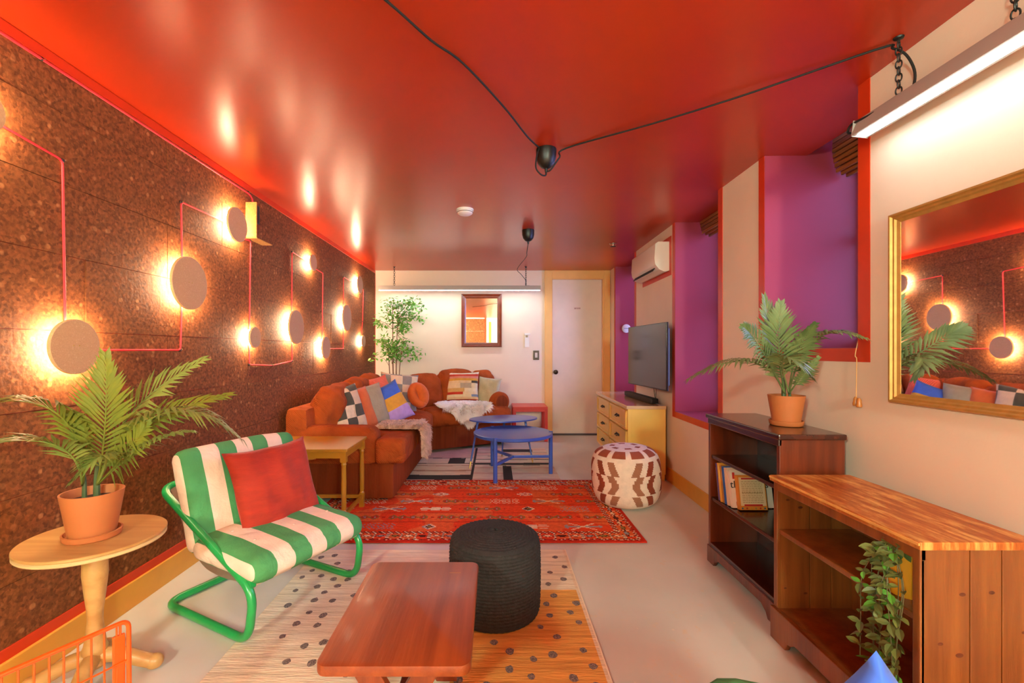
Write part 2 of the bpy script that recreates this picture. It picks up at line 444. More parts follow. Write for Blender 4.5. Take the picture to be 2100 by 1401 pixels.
for i, (a, c, s) in enumerate(NICHES):
    D = NDEP[i]
    wd = bpy.data.objects.new('window_%d' % (i+1), None); COL.objects.link(wd); wd['kind'] = 'structure'; wd.location = rwp(.4, (a+c)/2, s)
    # reveal boards: two jambs and the sill
    bm = new(); box(bm, -.001, D, a-.002, a+.008, s, ZT, RW); obj('jamb', bm, M_niche, wd, smooth=False)
    bm = new(); box(bm, -.001, D, c-.008, c+.002, s, ZT, RW); obj('jamb', bm, M_niche, wd, smooth=False)
    obj('sill', B(-.001, D, a, c, s-.002, s+.008, RW), M_niche, wd, smooth=False)
    bm = new(); z1 = ZT-.02
    box(bm, D-.03, D+.02, a, a+.05, s, z1, RW); box(bm, D-.03, D+.02, c-.05, c, s, z1, RW); box(bm, D-.03, D+.02, a, c, s, s+.05, RW); box(bm, D-.03, D+.02, a, c, z1-.05, z1+.02, RW)
    obj('window_frame', bm, M_niche, wd, smooth=False, bev=.004)
    zm = s+(z1-s)*.5
    obj('sash_rail', B(D-.02, D+.01, a+.05, c-.05, zm-.02, zm+.02, RW), M_niche, wd, smooth=False, bev=.003)
    obj('pane', B(D-.007, D-.003, a+.05, c-.05, s+.05, zm-.02, RW), M_pane, wd, smooth=False)
    obj('pane', B(D-.007, D-.003, a+.05, c-.05, zm+.02, z1-.05, RW), M_pane, wd, smooth=False)
    # painted red band round the opening
    t = .003; bm = new(); zb = s-.05 if i == 0 else s-.042
    box(bm, -t, 0, a-.055, a+.004, zb, ZC, RW); box(bm, -t, 0, c-.004, c+.05, zb, ZC, RW); box(bm, -t, 0, a, c, zb, s+.006, RW)
    struct('trim_%d' % tn, bm, M_redtrim); tn += 1

# ------------------------------------------------------------------ wall lamps on the cork wall
LAMPS = [  # y, z, radius, label
 (1.392, 1.89, .072, 'small round cork disc lamp cut by the left edge of the photo'),
 (1.71, 1.156, .103, 'round glowing cork disc lamp right above the palm on the pedestal table'),
 (2.351, 1.49, .136, 'large round cork disc lamp highest above the green striped chair'),
 (2.786, 1.913, .104, 'round cork disc lamp touching the cork corner bracket under the ceiling'),
 (2.99, 1.23, .069, 'small round cork disc lamp hanging below the cork corner bracket'),
 (3.613, 1.33, .134, 'large round cork disc lamp with cord looping under it from the small lamp'),
 (3.952, 1.907, .070, 'small round cork disc lamp near the ceiling above the sofa middle'),
 (4.248, 1.172, .102, 'round cork disc lamp low over the sofa back, cord leaving to its right'),
 (4.849, 1.493, .138, 'large round cork disc lamp second from the far end of the cork wall'),
 (5.32, 1.915, .103, 'round cork disc lamp near the ceiling closest to the pale back wall'),
 (5.46, 1.257, .070, 'small round cork disc lamp lowest at the far end of the cork wall'),
]
RYX = Matrix.Rotation(PI/2, 4, 'Y')
def lamp_at(y, z): return T(XL, y, z) @ RYX
for (y, z, r, lb) in LAMPS:
    L = thing('wall_lamp', lb, 'wall lamp', (XL, y, z), 0, 'cork disc lamps on the cork wall')
    M = lamp_at(y, z)
    bm = new(); lathe(bm, [(0, .0), (.022, 0), (.022, .034), (0, .034)], 20, M); obj('mount', bm, M_white, L)
    bm = new(); k = r*.80
    lathe(bm, [(k-.004, .016), (k, .016), (k, .033), (k-.004, .033)], 48, M, cap=False); obj('light_ring', bm, M_glow, L)
    bm = new(); lathe(bm, [(0, .034), (r-.002, .034), (r, .036), (r, .046), (r-.002, .048), (0, .048)], 64, M)
    d = obj('disc', bm, M_corkplate, L)
    for s in (-1, 1):
        bm = new(); lathe(bm, [(0, .048), (.003, .048), (.002, .0492), (0, .0494)], 10, T(XL, y+s*.012, z+.004) @ RYX)
        obj('screw', bm, M_brass, d)
# red cord daisy-chained between the lamps
cord = thing('lamp_cord', 'red fabric cord zigzagging between the round lamps on the cork wall', 'cord', (XL, 3.4, 1.1))
def W(u, v): # point on the left wall from its place along the wall
    d = -XL*F_PX/(VPX-u); return V((XL+.006, d, CAM_H+(VPY-v)/F_PX*d))
def lamp(i): return V((XL+.006, LAMPS[i][0], LAMPS[i][1]))
def yz(y, z): return V((XL+.006, y, z))
clips = []
def run(pts, r=.0042, fr=.02, clip=True):
    bm = new(); tube(bm, fillet(pts, fr, 5), r, 8); obj('cord_run', bm, M_redcord, cord)
    if clip: clips.extend(pts[1:-1])
l = [lamp(i) for i in range(11)]
yc = LAMPS[1][0]-.012
run([l[0], yz(yc, 1.852), l[1]])
run([l[1]+V((0, .05, -.012)), yz(2.335, 1.145), l[2]])
run([l[2], yz(2.34, 1.907), l[3]])
run([l[3]+V((0, .0, -.07)), yz(3.005, 1.868), l[4]])
run([l[4], yz(2.99, 1.05), yz(3.3, 1.035), yz(3.62, 1.06), l[5]])
run([l[5], yz(3.62, 1.93), l[6]])
run([l[6]+V((0, 0, -.02)), yz(4.27, 1.87), l[7]])
run([l[7]+V((0, 0, -.01)), yz(4.84, 1.165), l[8]])
run([l[8], yz(4.85, 1.93), l[9]])
run([l[9], yz(5.58, 1.89), yz(5.55, 1.5), l[10]])
M_clip = mat('cable_clip_dark', '#3a2018', .4)
def clip_at(parent, p, m=M_clip, n=V((1, 0, 0)), rad=.006):
    bm = new(); Mx = frame(p, n); lathe(bm, [(rad*1.3, -.006), (rad*1.3, .001), (rad*.9, .004), (0, .005)], 10, Mx)
    c = obj('cable_clip', bm, m, parent)
    bm = new(); lathe(bm, [(.004, .0), (.0035, .004), (0, .005)], 8, frame(p+V((0, .009, .004) if abs(n.x) > .5 else (.009, 0, 0)), n)); obj('nail_head', bm, M_brass, c)
for p in clips: clip_at(cord, p)
feed = thing('feed_cord', 'red cord running straight along the top of the cork wall to the cork bracket', 'cord', (XL, 1.5, 2.18))
bm = new(); tube(bm, fillet([yz(-2.5, 2.182), yz(1.7, 2.18), yz(2.99, 2.172), yz(3.03, 2.15), yz(3.03, 2.11)], .02, 4), .005, 8); obj('cord_run', bm, M_redcord, feed)
for yy in (.6, 1.62, 2.45, 2.98): clip_at(feed, yz(yy, 2.181))
cb = thing('cork_bracket', 'pale cork corner bracket hiding the plug near the ceiling', 'bracket', (XL, 3.06, 1.88))
obj('end_plate', B(XL, XL+.072, 2.955, 2.961, 1.88, 2.108), M_corkbox, cb, smooth=False, bev=.001)
obj('bottom_plate', B(XL, XL+.072, 2.961, 3.165, 1.874, 1.88), M_corkbox, cb, smooth=False, bev=.001)
obj('plug', B(XL, XL+.04, 3.0, 3.06, 1.99, 2.11), M_black, cb, smooth=False, bev=.006)

# ------------------------------------------------------------------ linear pendant lights
def chain(parent, top, bot, n, r=.0024):
    top, bot = V(top), V(bot); d = (bot-top); L = d.length/n*1.28
    bm = new(); a = L/2; b = L*.30
    tube(bm, [V((b*math.cos(t), 0, a*math.sin(t)*(1 if True else 1))) for t in [k*2*PI/16 for k in range(16)]], r, 6, closed=True)
    first = None
    for i in range(n):
        c = top + d*((i+.5)/n)
        M = T(*c) @ d.normalized().to_track_quat('-Z', 'Y').to_matrix().to_4x4() @ RZ((i % 2)*PI/2+.5)
        if first is None:
            o = obj('chain_link', bm, M_black, parent, world=False); o.matrix_basis = wm(parent).inverted() @ M; first = o
        else: share('chain_link', first, wm(parent).inverted() @ M, parent)
def linear_light(label, p0, p1, z, chains, gauge=.05, tilt=0, led=None):
    """trough light along p0-p1 (xy), lower face at z"""
    p0, p1 = V((*p0, z)), V((*p1, z)); d = (p1-p0); ln = d.length
    L = thing('linear_light', label, 'pendant light', (p0+p1)/2, 0, 'long metal trough lights on chains')
    M = T(*p0) @ RZ(math.atan2(d.y, d.x)) @ Matrix.Rotation(tilt, 4, 'X')
    g = gauge/2; bm = new()
    prof = [(-g, .0), (-g, .010), (-g*.62, .060), (g*.62, .060), (g, .010), (g, 0), (g*.58, 0), (g*.58, .008), (-g*.58, .008), (-g*.58, 0)]
    A = [bm.verts.new(M @ V((0, y, zz))) for y, zz in prof]; C = [bm.verts.new(M @ V((ln, y, zz))) for y, zz in prof]
    n = len(prof)
    for i in range(n): bm.faces.new((A[i], A[(i+1) % n], C[(i+1) % n], C[i]))
    bm.faces.new(A[::-1]); bm.faces.new(C)
    obj('housing', bm, M_alu, L, ang=.4)
    obj('diffuser', B(.01, ln-.01, -g*.57, g*.57, -.003, .008, M), led or M_led, L, smooth=False)
    for s in (0, 1):
        obj('end_cap', B((-.004 if s == 0 else ln), (0 if s == 0 else ln+.004), -g, g, -.002, .060, M), M_alu, L, smooth=False, bev=.0015)
    for t, n in chains:
        q = p0 + d*(t/ln); hk = new()
        lathe(hk, [(0, ZC-.001), (.016, ZC-.001), (.014, ZC-.006), (.004, ZC-.010), (.004, ZC-.02), (0, ZC-.02)], 14, T(q.x, q.y, 0)); obj('ceiling_hook', hk, M_black, L)
        bm = new(); lathe(bm, [(0, z+.059), (.009, z+.059), (.007, z+.067), (0, z+.069)], 10, T(q.x, q.y, 0)); obj('hanger', bm, M_black, L)
        chain(L, (q.x, q.y, ZC-.014), (q.x, q.y, z+.067), n)
    return L
near = linear_light('grey trough light hung by the gold mirror, glowing white below', (1.385, .55), (1.405, 1.752), 1.965, [(1.03, 8), (.67, 8), (.1, 8)], tilt=.12, gauge=.062)
far = linear_light('thin trough light spanning the pale back wall above the sofa', (-1.50, 5.88), (.585, 5.88), 1.925, [(.2, 9), (1.9, 9)], gauge=.045, led=M_ledfar)
M_fill = mat('fill_globe_glow', '#fff2e0', .4, emit=FILL_COL, estr=FILL_STRENGTH)  # unseen fill globes, added behind the camera to brighten the whole room
for gx, gy, gl in ((-1.42, -1.6, 'added fill light globe, unseen behind the camera, nearer the cork wall'), (.95, -1.7, 'added fill light globe, unseen behind the camera, nearer the gold mirror')):
    G = thing('fill_globe', gl, 'pendant light', (gx, gy, ZC), 0, 'added fill light globes behind the camera')
    bm = new(); lathe(bm, [(0, 0), (.05, 0), (.045, -.025), (0, -.026)], 24, T(gx, gy, ZC)); obj('canopy', bm, M_black, G)
    bm = new(); tube(bm, [(gx, gy, ZC-.02), (gx, gy, 1.90)], .004, 6); obj('flex', bm, M_blackcord, G)
    bm = new(); lathe(bm, [(0, .0), (.03, 0), (.034, -.03), (0, -.03)], 20, T(gx, gy, 1.92)); obj('socket', bm, M_black, G)
    bm = new(); bmesh.ops.create_uvsphere(bm, u_segments=32, v_segments=16, radius=.13, matrix=T(gx, gy, 1.765)); obj('globe', bm, M_fill, G)

# ------------------------------------------------------------------ ceiling: cable, black canopies, detector
def canopy(x, y, label):
    c = thing('ceiling_canopy', label, 'ceiling canopy', (x, y, ZC), 0, 'black bell canopies on the red ceiling')
    bm = new(); lathe(bm, [(0, 0), (.054, 0), (.055, -.01), (.054, -.045), (.046, -.075), (.028, -.096), (.012, -.104), (0, -.105)], 36, T(x, y, ZC)); obj('bell', bm, mat('matte_black', '#15110e', .42), c)
    bm = new(); lathe(bm, [(.0085, -.10), (.0085, -.112), (.006, -.125), (0, -.126)], 12, T(x, y, ZC)); obj('strain_relief', bm, M_black, c)
    return c
canopy(.277, 2.46, 'black bell canopy in mid ceiling where two cables meet')
canopy(.30, 4.1, 'smaller looking black bell canopy farther back with one hanging wire')
zc = ZC-.006
cab = thing('ceiling_cable', 'black cable clipped across the red ceiling to the big canopy and the near light', 'cable', (.3, 1.9, ZC))
cable = catmull([(-.55, 1.1, zc), (-.335, 1.395, zc-.008), (-.22, 1.57, zc-.012), (-.12, 1.715, zc), (.04, 2.0, zc-.012), (.16, 2.27, zc-.012), (.235, 2.425, zc)], 6)
bm = new(); tube(bm, cable, .0042, 8); obj('cable_run', bm, M_blackcord, cab)
bm = new(); tube(bm, catmull([(.235, 2.425, zc), (.222, 2.41, zc-.05), (.217, 2.405, zc-.115), (.245, 2.42, zc-.145), (.272, 2.445, zc-.14), (.277, 2.46, ZC-.118)], 6), .0042, 8); obj('cable_run', bm, M_blackcord, cab)
bm = new(); tube(bm, catmull([(.277, 2.46, ZC-.118), (.30, 2.445, zc-.11), (.345, 2.43, zc-.05), (.383, 2.43, zc), (.75, 2.14, zc-.012), (1.05, 1.9, zc-.012), (1.372, 1.635, zc), (1.40, 1.60, zc-.02), (1.425, 1.575, zc-.06), (1.44, 1.56, zc-.13), (1.43, 1.565, zc-.19), (1.40, 1.60, 2.018), (1.39, 1.69, 2.016), (1.385, 1.765, 2.02), (1.385, 1.785, 1.997), (1.395, 1.76, 1.985)], 6), .0042, 8); obj('cable_run', bm, M_blackcord, cab)
for p in ((-.12, 1.715), (.235, 2.425), (.383, 2.43), (1.372, 1.635), (-.45, 1.24)):
    clip_at(cab, V((p[0], p[1], zc)), M_black, V((0, 0, -1)))
hw = thing('hanging_wire', 'thin kinked black wire dropping from the rear canopy to the back trough light', 'wire', (.3, 4.1, 2.1))
bm = new(); tube(bm, catmull([(.30, 4.1, ZC-.12), (.305, 4.35, ZC-.15), (.33, 4.7, ZC-.10), (.33, 5.0, ZC-.075), (.27, 5.5, ZC-.10), (.33, 5.75, ZC-.12), (.40, 5.88, ZC-.18), (.40, 5.88, 1.99), (.44, 5.88, 1.985), (.56, 5.88, 1.972)], 6), .0035, 6); obj('wire_run', bm, M_blackcord, hw)
sd = thing('smoke_detector', 'white round smoke detector on the red ceiling', 'smoke detector', (-.23, 3.5, ZC))
bm = new(); lathe(bm, [(0, 0), (.066, 0), (.066, -.012), (0, -.012)], 36, T(-.23, 3.5, ZC)); obj('base_plate', bm, M_white, sd)
bm = new(); lathe(bm, [(.058, -.012), (.060, -.018), (.056, -.034), (.044, -.042), (0, -.044)], 36, T(-.23, 3.5, ZC)); obj('cover', bm, M_white, sd)
bm = new(); lathe(bm, [(.0605, -.022), (.062, -.024), (.0585, -.027)], 36, T(-.23, 3.5, ZC), cap=False); obj('vent_slot', bm, mat('vent_grey', '#8a7a70', .6), sd)
sp = thing('ceiling_sprinkler', 'small flat chrome sprinkler head on the ceiling near the air conditioner', 'sprinkler', (1.2, 4.62, ZC))
bm = new(); lathe(bm, [(0, 0), (.04, 0), (.038, -.006), (.012, -.008), (.008, -.025), (0, -.025)], 24, T(1.2, 4.62, ZC)); obj('escutcheon', bm, mat('chrome', '#b9a79c', .25, metal=1), sp)
bm = new(); lathe(bm, [(0, -.027), (.028, -.027), (.028, -.030), (0, -.030)], 24, T(1.2, 4.62, ZC)); obj('deflector', bm, M_black, sp)

# ------------------------------------------------------------------ things on the back wall
def framed_mirror(name, label, M, w, h, fw, fd, m, steps):
    """M: local x across, y up, z out of the wall"""
    o = thing(name, label, 'mirror', M.translation)
    for side in range(4):
        ww, hh = (w, h) if side % 2 == 0 else (h, w)
        bm = new(); R = M @ RZ(side*PI/2)
        prof = steps                      # (inset 0..1, height) across the frame width
        A = []; C = []
        for t, z in prof:
            i = t*fw; A.append(bm.verts.new(R @ V((-ww/2+i, -hh/2+i, z*fd)))); C.append(bm.verts.new(R @ V((ww/2-i, -hh/2+i, z*fd))))
        A.append(bm.verts.new(R @ V((-ww/2+fw, -hh/2+fw, 0)))); C.append(bm.verts.new(R @ V((ww/2-fw, -hh/2+fw, 0))))
        A.insert(0, bm.verts.new(R @ V((-ww/2, -hh/2, 0)))); C.insert(0, bm.verts.new(R @ V((ww/2, -hh/2, 0))))
        for k in range(len(A)-1): bm.faces.new((A[k], C[k], C[k+1], A[k+1]))
        obj('frame_rail', bm, m, o, ang=.35, recalc=False)
    obj('mirror_glass', B(-w/2+fw*.9, w/2-fw*.9, -h/2+fw*.9, h/2-fw*.9, .002, fd*.35, M), M_mirror, o, smooth=False)
    return o
Mb = Matrix(((1, 0, 0, -.18), (0, 0, -1, YB-.001), (0, 1, 0, 1.552), (0, 0, 0, 1)))
framed_mirror('wall_mirror', 'mirror in a red-brown wooden frame on the pale back wall', Mb, .547, .72, .062, .035,
              mat('mahogany_frame', '#7c3418', .3, vary=.15, vscale=14, coat=.4), [(0, .5), (.08, .9), (.3, 1), (.55, .75), (.75, .8), (1, .45)])
th = thing('thermostat_sensor', 'white wall sensor with a cap above the dark light switch', 'sensor', (.435, YB, 1.28))
obj('back_plate', B(.402, .462, YB-.012, YB, 1.19, 1.36), M_white, th, smooth=False, bev=.004)
obj('cap', B(.396, .476, YB-.03, YB, 1.355, 1.382), M_white, th, smooth=False, bev=.006)
obj('lens', B(.414, .446, YB-.018, YB-.01, 1.325, 1.352), mat('sensor_lens', '#9c7a52', .3), th, smooth=False, bev=.003)
sw = thing('light_switch', 'dark bronze light switch plate beside the door', 'light switch', (.557, YB, 1.08))
obj('switch_plate', B(.518, .598, YB-.007, YB, 1.02, 1.145), mat('bronze_plate', '#4a2a1e', .4, metal=.3), sw, smooth=False, bev=.003)
obj('rocker', B(.541, .575, YB-.012, YB-.006, 1.05, 1.118), mat('pale_rocker', '#d8c2b4', .4), sw, smooth=False, bev=.002)

# ------------------------------------------------------------------ right wall: gold mirror, shades, AC, TV
Mr = RW @ Matrix(((0, 0, -1, 0), (-1, 0, 0, 1.05), (0, 1, 0, 1.298), (0, 0, 0, 1)))
framed_mirror('wall_mirror', 'large gold-framed mirror on the near right wall reflecting the lamps', Mr, 1.30, .70, .036, .03,
              mat('gold_leaf', '#c4914a', .5, metal=.5, vary=.12, vscale=30), [(0, .6), (.12, 1), (.3, 1), (.42, .75), (.6, .75), (.72, .55), (1, .4)])
M_bamboo = wood('bamboo', '#a9652a', '#7a4218', .5, 'y', 5, 0)
def shade(idx, lb):
    a, c, s = NICHES[idx]
    z0, z1 = 2.10, 2.34; XS = .43 if idx == 0 else .27
    S = thing('bamboo_shade', lb, 'window shade', rwp(.33, (a+c)/2, z0), 0, 'rolled bamboo shades in the windows')
    k = 0
    for ply in range(3):
        n = 9
        for j in range(n):
            z = z0 + .012*ply + (z1-z0)*j/n
            x = XS - .028*ply - .02*math.sin(j/n*PI)
            bm = new(); box(bm, x, x+.012, a+.03, c-.03, z, z+(z1-z0)/n-.004, RW); obj('slat', bm, M_bamboo, S, smooth=False, bev=.002)
    obj('head_rail', B(XS-.06, XS+.02, a+.025, c-.025, z1, z1+.03, RW), M_bamboo, S, smooth=False, bev=.003)
    if idx == 0:
        y0 = a+.0
        p = [rwp(.30, a+.04, 2.2), rwp(.10, a+.03, 1.5), rwp(-.006, a+.008, 1.155), rwp(-.010, a+.002, 1.10), rwp(-.012, a+.003, .94)]
        bm = new(); tube(bm, catmull(p, 5), .0018, 6); obj('pull_cord', bm, mat('cord_tan', '#d7a569', .7), S)
        for dz, dy in ((0, .0), (-.004, -.018)):
            q = rwp(-.014, a+.003+dy, .94+dz); bm = new()
            lathe(bm, [(0, .012), (.004, .012), (.008, .004), (.0085, -.006), (.011, -.016), (.010, -.024), (0, -.025)], 14, T(*q)); obj('tassel', bm, mat('tassel_wood', '#b9702c', .4, coat=.3), S)
    else:
        p = [rwp(.30, a+.10, 2.30), rwp(.25, a+.06, 2.2), rwp(.24, a+.05, 2.1), rwp(.27, a+.07, 2.07), rwp(.29, a+.10, 2.12)]
        bm = new(); tube(bm, catmull(p, 6), .0025, 6); obj('pull_cord', bm, mat('cord_white', '#e9e2ee', .6), S)
shade(0, 'rolled bamboo shade in the near window above the right palm')
shade(1, 'rolled bamboo shade in the middle window with a looped white cord')
shade(2, 'rolled bamboo shade in the far window beyond the television')
# gauge / clock seen behind the TV
pc = thing('wall_dial', 'small white round dial on the far window reveal behind the television', 'dial', rwp(.16, 5.876, 1.42))
bm = new(); Md = T(*rwp(.135, 5.877, 1.43)) @ Matrix.Rotation(PI/2, 4, 'X'); lathe(bm, [(0, 0), (.055, 0), (.055, .012), (.048, .016), (0, .016)], 32, Md); obj('case', bm, M_white, pc)
bm = new(); box(bm, -.03, .03, -.004, .004, .0165, .018, Md); obj('scale_mark', bm, mat('dial_grey', '#8d8a96', .5), pc, smooth=False)
# red painted panel + air conditioner
struct('trim_12', B(-.003, 0, 3.94, 4.74, 1.80, 2.14, RW), M_redtrim)
ac = thing('air_conditioner', 'white wall-mounted split air conditioner above the television', 'air conditioner', rwp(-.06, 4.33, 1.83))
bm = new(); prof = [(0, 1.845), (0, 2.10), (-.10, 2.10), (-.125, 2.08), (-.132, 1.95), (-.125, 1.90), (-.09, 1.855), (-.04, 1.835)]
A = [bm.verts.new(rwp(x, 3.985, z)) for x, z in prof]; C = [bm.verts.new(rwp(x, 4.70, z)) for x, z in prof]; n = len(prof)
for i in range(n): bm.faces.new((A[i], A[(i+1) % n], C[(i+1) % n], C[i]))
bm.faces.new(A[::-1]); bm.faces.new(C)
obj('casing', bm, mat('ac_white', '#e9d8ca', .35), ac, bev=.005)
Mq = RW @ T(-.108, 0, 1.876) @ Matrix.Rotation(-.9, 4, 'Y')
obj('outlet_slot', B(-.03, .022, 4.05, 4.64, -.004, .004, Mq), mat('slot_black', '#140f0d', .6), ac, smooth=False)
for k in range(2):
    obj('louvre', B(-.024+.026*k, -.012+.026*k, 4.055, 4.635, -.0085, -.004, Mq), M_white, ac, smooth=False, bev=.001)
# television
tv = thing('television', 'black flat-screen television on a wall arm above the yellow dresser', 'television', (1.43, 4.15, .84))
ta, tb = V((1.403, 3.71, 0)), V((1.352, 4.60, 0)); dv = (tb-ta); ang = math.atan2(dv.y, dv.x); Lt = dv.length
Mt = T(ta.x, ta.y, 0) @ RZ(ang)     # local x along the width, local y towards the wall is negative
obj('back_shell', B(.03, Lt-.03, -.038, -.012, .85, 1.33, Mt), M_black, tv, smooth=False, bev=.008)
obj('bezel', B(0, Lt, -.014, .004, .812, 1.378, Mt), mat('tv_bezel', '#3b2c24', .3, metal=.6), tv, smooth=False, bev=.003)
obj('screen', B(.006, Lt-.006, .003, .0055, .822, 1.372, Mt), mat('tv_screen', '#160f0c', .12, spec=.9), tv, smooth=False)
bm = new(); box(bm, 1.41, 1.515, 4.1, 4.2, 1.02, 1.18); obj('wall_arm', bm, M_black, tv, smooth=False, bev=.004)
for k in range(2):
    bm = new(); tube(bm, catmull([(1.41, 4.03+.05*k, .86), (1.425, 4.02+.06*k, .8), (1.43, 4.04+.02*k, .72), (1.46, 4.06, .67)], 5), .0025, 6); obj('cable', bm, M_blackcord, tv)

# ------------------------------------------------------------------ rugs
def grid_rug(name, label, x0, x1, y0, y1, z, cell, fn, m, thick=.008, wob=.0):
    nx, ny = round((x1-x0)/cell), round((y1-y0)/cell)
    bm = new(); lay = bm.loops.layers.float_color.new('Col')
    def pt(i, j):
        x = x0+(x1-x0)*i/nx; y = y0+(y1-y0)*j/ny
        return V((x, y, z+thick+noise.noise(V((x*3, y*3, 0)))*wob))
    g = [[bm.verts.new(pt(i, j)) for j in range(ny+1)] for i in range(nx+1)]
    cache = {}
    for i in range(nx):
        for j in range(ny):
            f = bm.faces.new((g[i][j], g[i+1][j], g[i+1][j+1], g[i][j+1]))
            k = fn((i+.5)*(x1-x0)/nx, (j+.5)*(y1-y0)/ny)
            if k not in cache: cache[k] = (*lin(k), 1)
            for l in f.loops: l[lay] = cache[k]
    ring = [g[i][0] for i in range(nx)] + [g[nx][j] for j in range(ny)] + [g[i][ny] for i in range(nx, 0, -1)] + [g[0][j] for j in range(ny, 0, -1)]
    low = [bm.verts.new((v.co.x, v.co.y, z)) for v in ring]
    kc = (*lin(fn(.002, .002)), 1)
    for k in range(len(ring)):
        f = bm.faces.new((ring[k-1], ring[k], low[k], low[k-1]))
        for l in f.loops: l[lay] = kc
    o = obj(name, bm, m, None, recalc=True)
    tag(o, label, 'rug'); return o
M_rug = mat('woven_pile', attr=True, rough=.9, spec=.12, vary=.16, vscale=55, bump=.5, bscale=220)
M_flat = mat('flat_weave', attr=True, rough=.9, vary=.12, vscale=40, bump=.4, bscale=160, stretch=(.25, 1, 1))
# --- red kilim style rug
RW_, RH_ = 2.15, 1.29
def h2(a, b): return (math.sin(a*127.1+b*311.7)*43758.5453) % 1
RED, DRED, ORG, CRM, GRY, DBR, OLV = '#e84a1e', '#c02e18', '#e86a34', '#f2d2a8', '#a39a96', '#5e241a', '#94743c'
def red_rug(x, y):
    e = min(x, RW_-x, y, RH_-y)
    if e < .022: return '#c42c18'
    if e < .045:
        return [DBR, CRM, DRED][int((x+y*1.0)/.012) % 3] if h2(int(x/.012), int(y/.012)) > .35 else DRED
    if e < .125:                               # border of small blocks
        s = x if (y == e or RH_-y == e) else y
        k = int(s/.085); f = (s/.085) % 1-.5; g = (e-.085)/.04
        if abs(f)+abs(g) < .38: return [CRM, GRY, OLV, CRM, DBR][k % 5]
        if abs(f)+abs(g) < .5: return DBR
        if abs(f) > .42: return [DBR, CRM][int(e/.012) % 2]
        return ORG if (k % 3) else RED
    if e < .15: return [DBR, CRM, DBR, RED][int((x+y)/.012) % 4]
    # field: rows of motifs
    rh = .165; r = int((y-.15)/rh); gy = ((y-.15)/rh) % 1-.5
    cw = .33; off = (r % 2)*.165; c = int((x+off)/cw); gx = ((x+off)/cw) % 1-.5
    ax, ay = abs(gx)*cw, abs(gy)*rh
    k = (r*3+c*5+r*c) % 6
    jag = .006*((int(ax/.012)) % 2)
    if k == 0:
        q = ax*.62+ay+jag
        if q < .014: return DRED
        if q < .024: return CRM
        if q < .034: return RED
        if q < .05: return CRM if h2(int(x/.012), int(y/.012)) > .3 else GRY
    elif k == 1:
        if abs(ax-ay*1.5) < .010 and ay < .055: return CRM
        if ay < .009 and ax < .10: return GRY
        if ax > .10 and ax < .125 and ay < (.125-ax)*1.5: return GRY
    elif k == 2:
        if ax < .032 and ay < .034: return CRM
        if abs(ay-.026) < .006 and ax < .10 and ax > .05: return CRM
        if ay < .006 and ax < .11: return CRM
    elif k == 3:
        q = (abs((ax % .07)-.035)+ay)
        if q < .012: return GRY
        if q < .028: return DRED
        if q < .042 and ax < .13: return OLV
    elif k == 4:
        q = ax+ay
        if q < .018: return OLV
        if q < .03: return DBR
        if q < .045: return GRY if h2(int(x/.012), int(y/.012)) > .4 else CRM
        if q < .055 and gx > 0: return CRM
    else:
        if abs(((ax*1.2+ay) % .034)-.017) < .005 and ax < .11 and ay < .05: return CRM if r % 2 else GRY
    if ay > rh*.46: return DRED
    return RED if noise.noise(V((x*4, y*4, 3))) > -.1 else ORG
grid_rug('patterned_rug', 'red patterned kilim rug with diamond motifs between sofa and black pouf', -1.25, .90, 2.69, 3.98, .004, .011, red_rug, M_rug)
# --- black and cream flat woven rug
BK, CR2, PK, TN = '#2e221f', '#e6d0ba', '#dcb6a2', '#b98a70'
def bw_rug(x, y):        # origin at (-1.0, 3.9)
    X, Y = x-1.0, y+3.9
    st = .006*math.sin(X*9)
    Y += st
    if abs(X+.235) < .012: return BK
    if X < -.235:
        if 4.02 < Y < 4.17: return BK
        if 4.60 < Y < 4.82 and -.50 < X < -.33: return BK
        if abs(Y-4.595) < .008 or abs(Y-4.83) < .008: return BK
        if 4.30 < Y < 4.34 or 4.50 < Y < 4.52: return TN
        return PK if Y > 4.83 else CR2
    if .06 < X < .14 and Y < 4.5: return BK
    if 4.54 < Y < 4.62: return BK
    if abs(Y-4.76) < .010 or abs(Y-4.92) < .008 or abs(Y-5.09) < .007: return BK
    if 5.12 < Y < 5.26 and .06 < X < .4: return BK
    if abs(Y-4.52) < .004: return BK
    if int(Y/.05) % 4 == 0: return PK
    return CR2
grid_rug('flat_woven_rug', 'cream rug with black stripes and blocks under the blue tables', -.98, .58, 3.9, 5.32, .0, .012, bw_rug, M_flat, .004)
# --- beige and orange dotted rug
def dot_rug(x, y):       # origin (-1.01, .72)
    X, Y = x-1.01, y+.72
    if X > .385: return '#e9cfae'
    if X > -.155 and Y < 2.165: return '#e6a650' if int(Y/.012) % 3 else '#da9846'
    return '#ecdcc0' if int(Y/.016) % 3 else '#e4d2b4'
M_jute = mat('jute_weave', attr=True, rough=.9, vary=.14, vscale=30, bump=.5, bscale=90, stretch=(.2, 1.6, 1))
dr = grid_rug('dotted_rug', 'beige jute rug with an orange block and grey dots under the black pouf', -1.01, .40, .72, 2.595, .0, .015, dot_rug, M_jute, .006)
bm = new(); rnd = random.Random(4); pts = []
tries = 0
while len(pts) < 150 and tries < 9000:
    tries += 1
    x, y = rnd.uniform(-.98, .37), rnd.uniform(.78, 2.57)
    inor = x > -.15 and y < 2.15
    if not inor and not (y > 2.17 and x > -.2) and not (abs((x+.62)+.55*(y-1.75)) < .20): continue
    if min([(x-a)**2+(y-b)**2 for a, b in pts] or [1]) < (.075 if inor else .068)**2: continue
    pts.append((x, y))
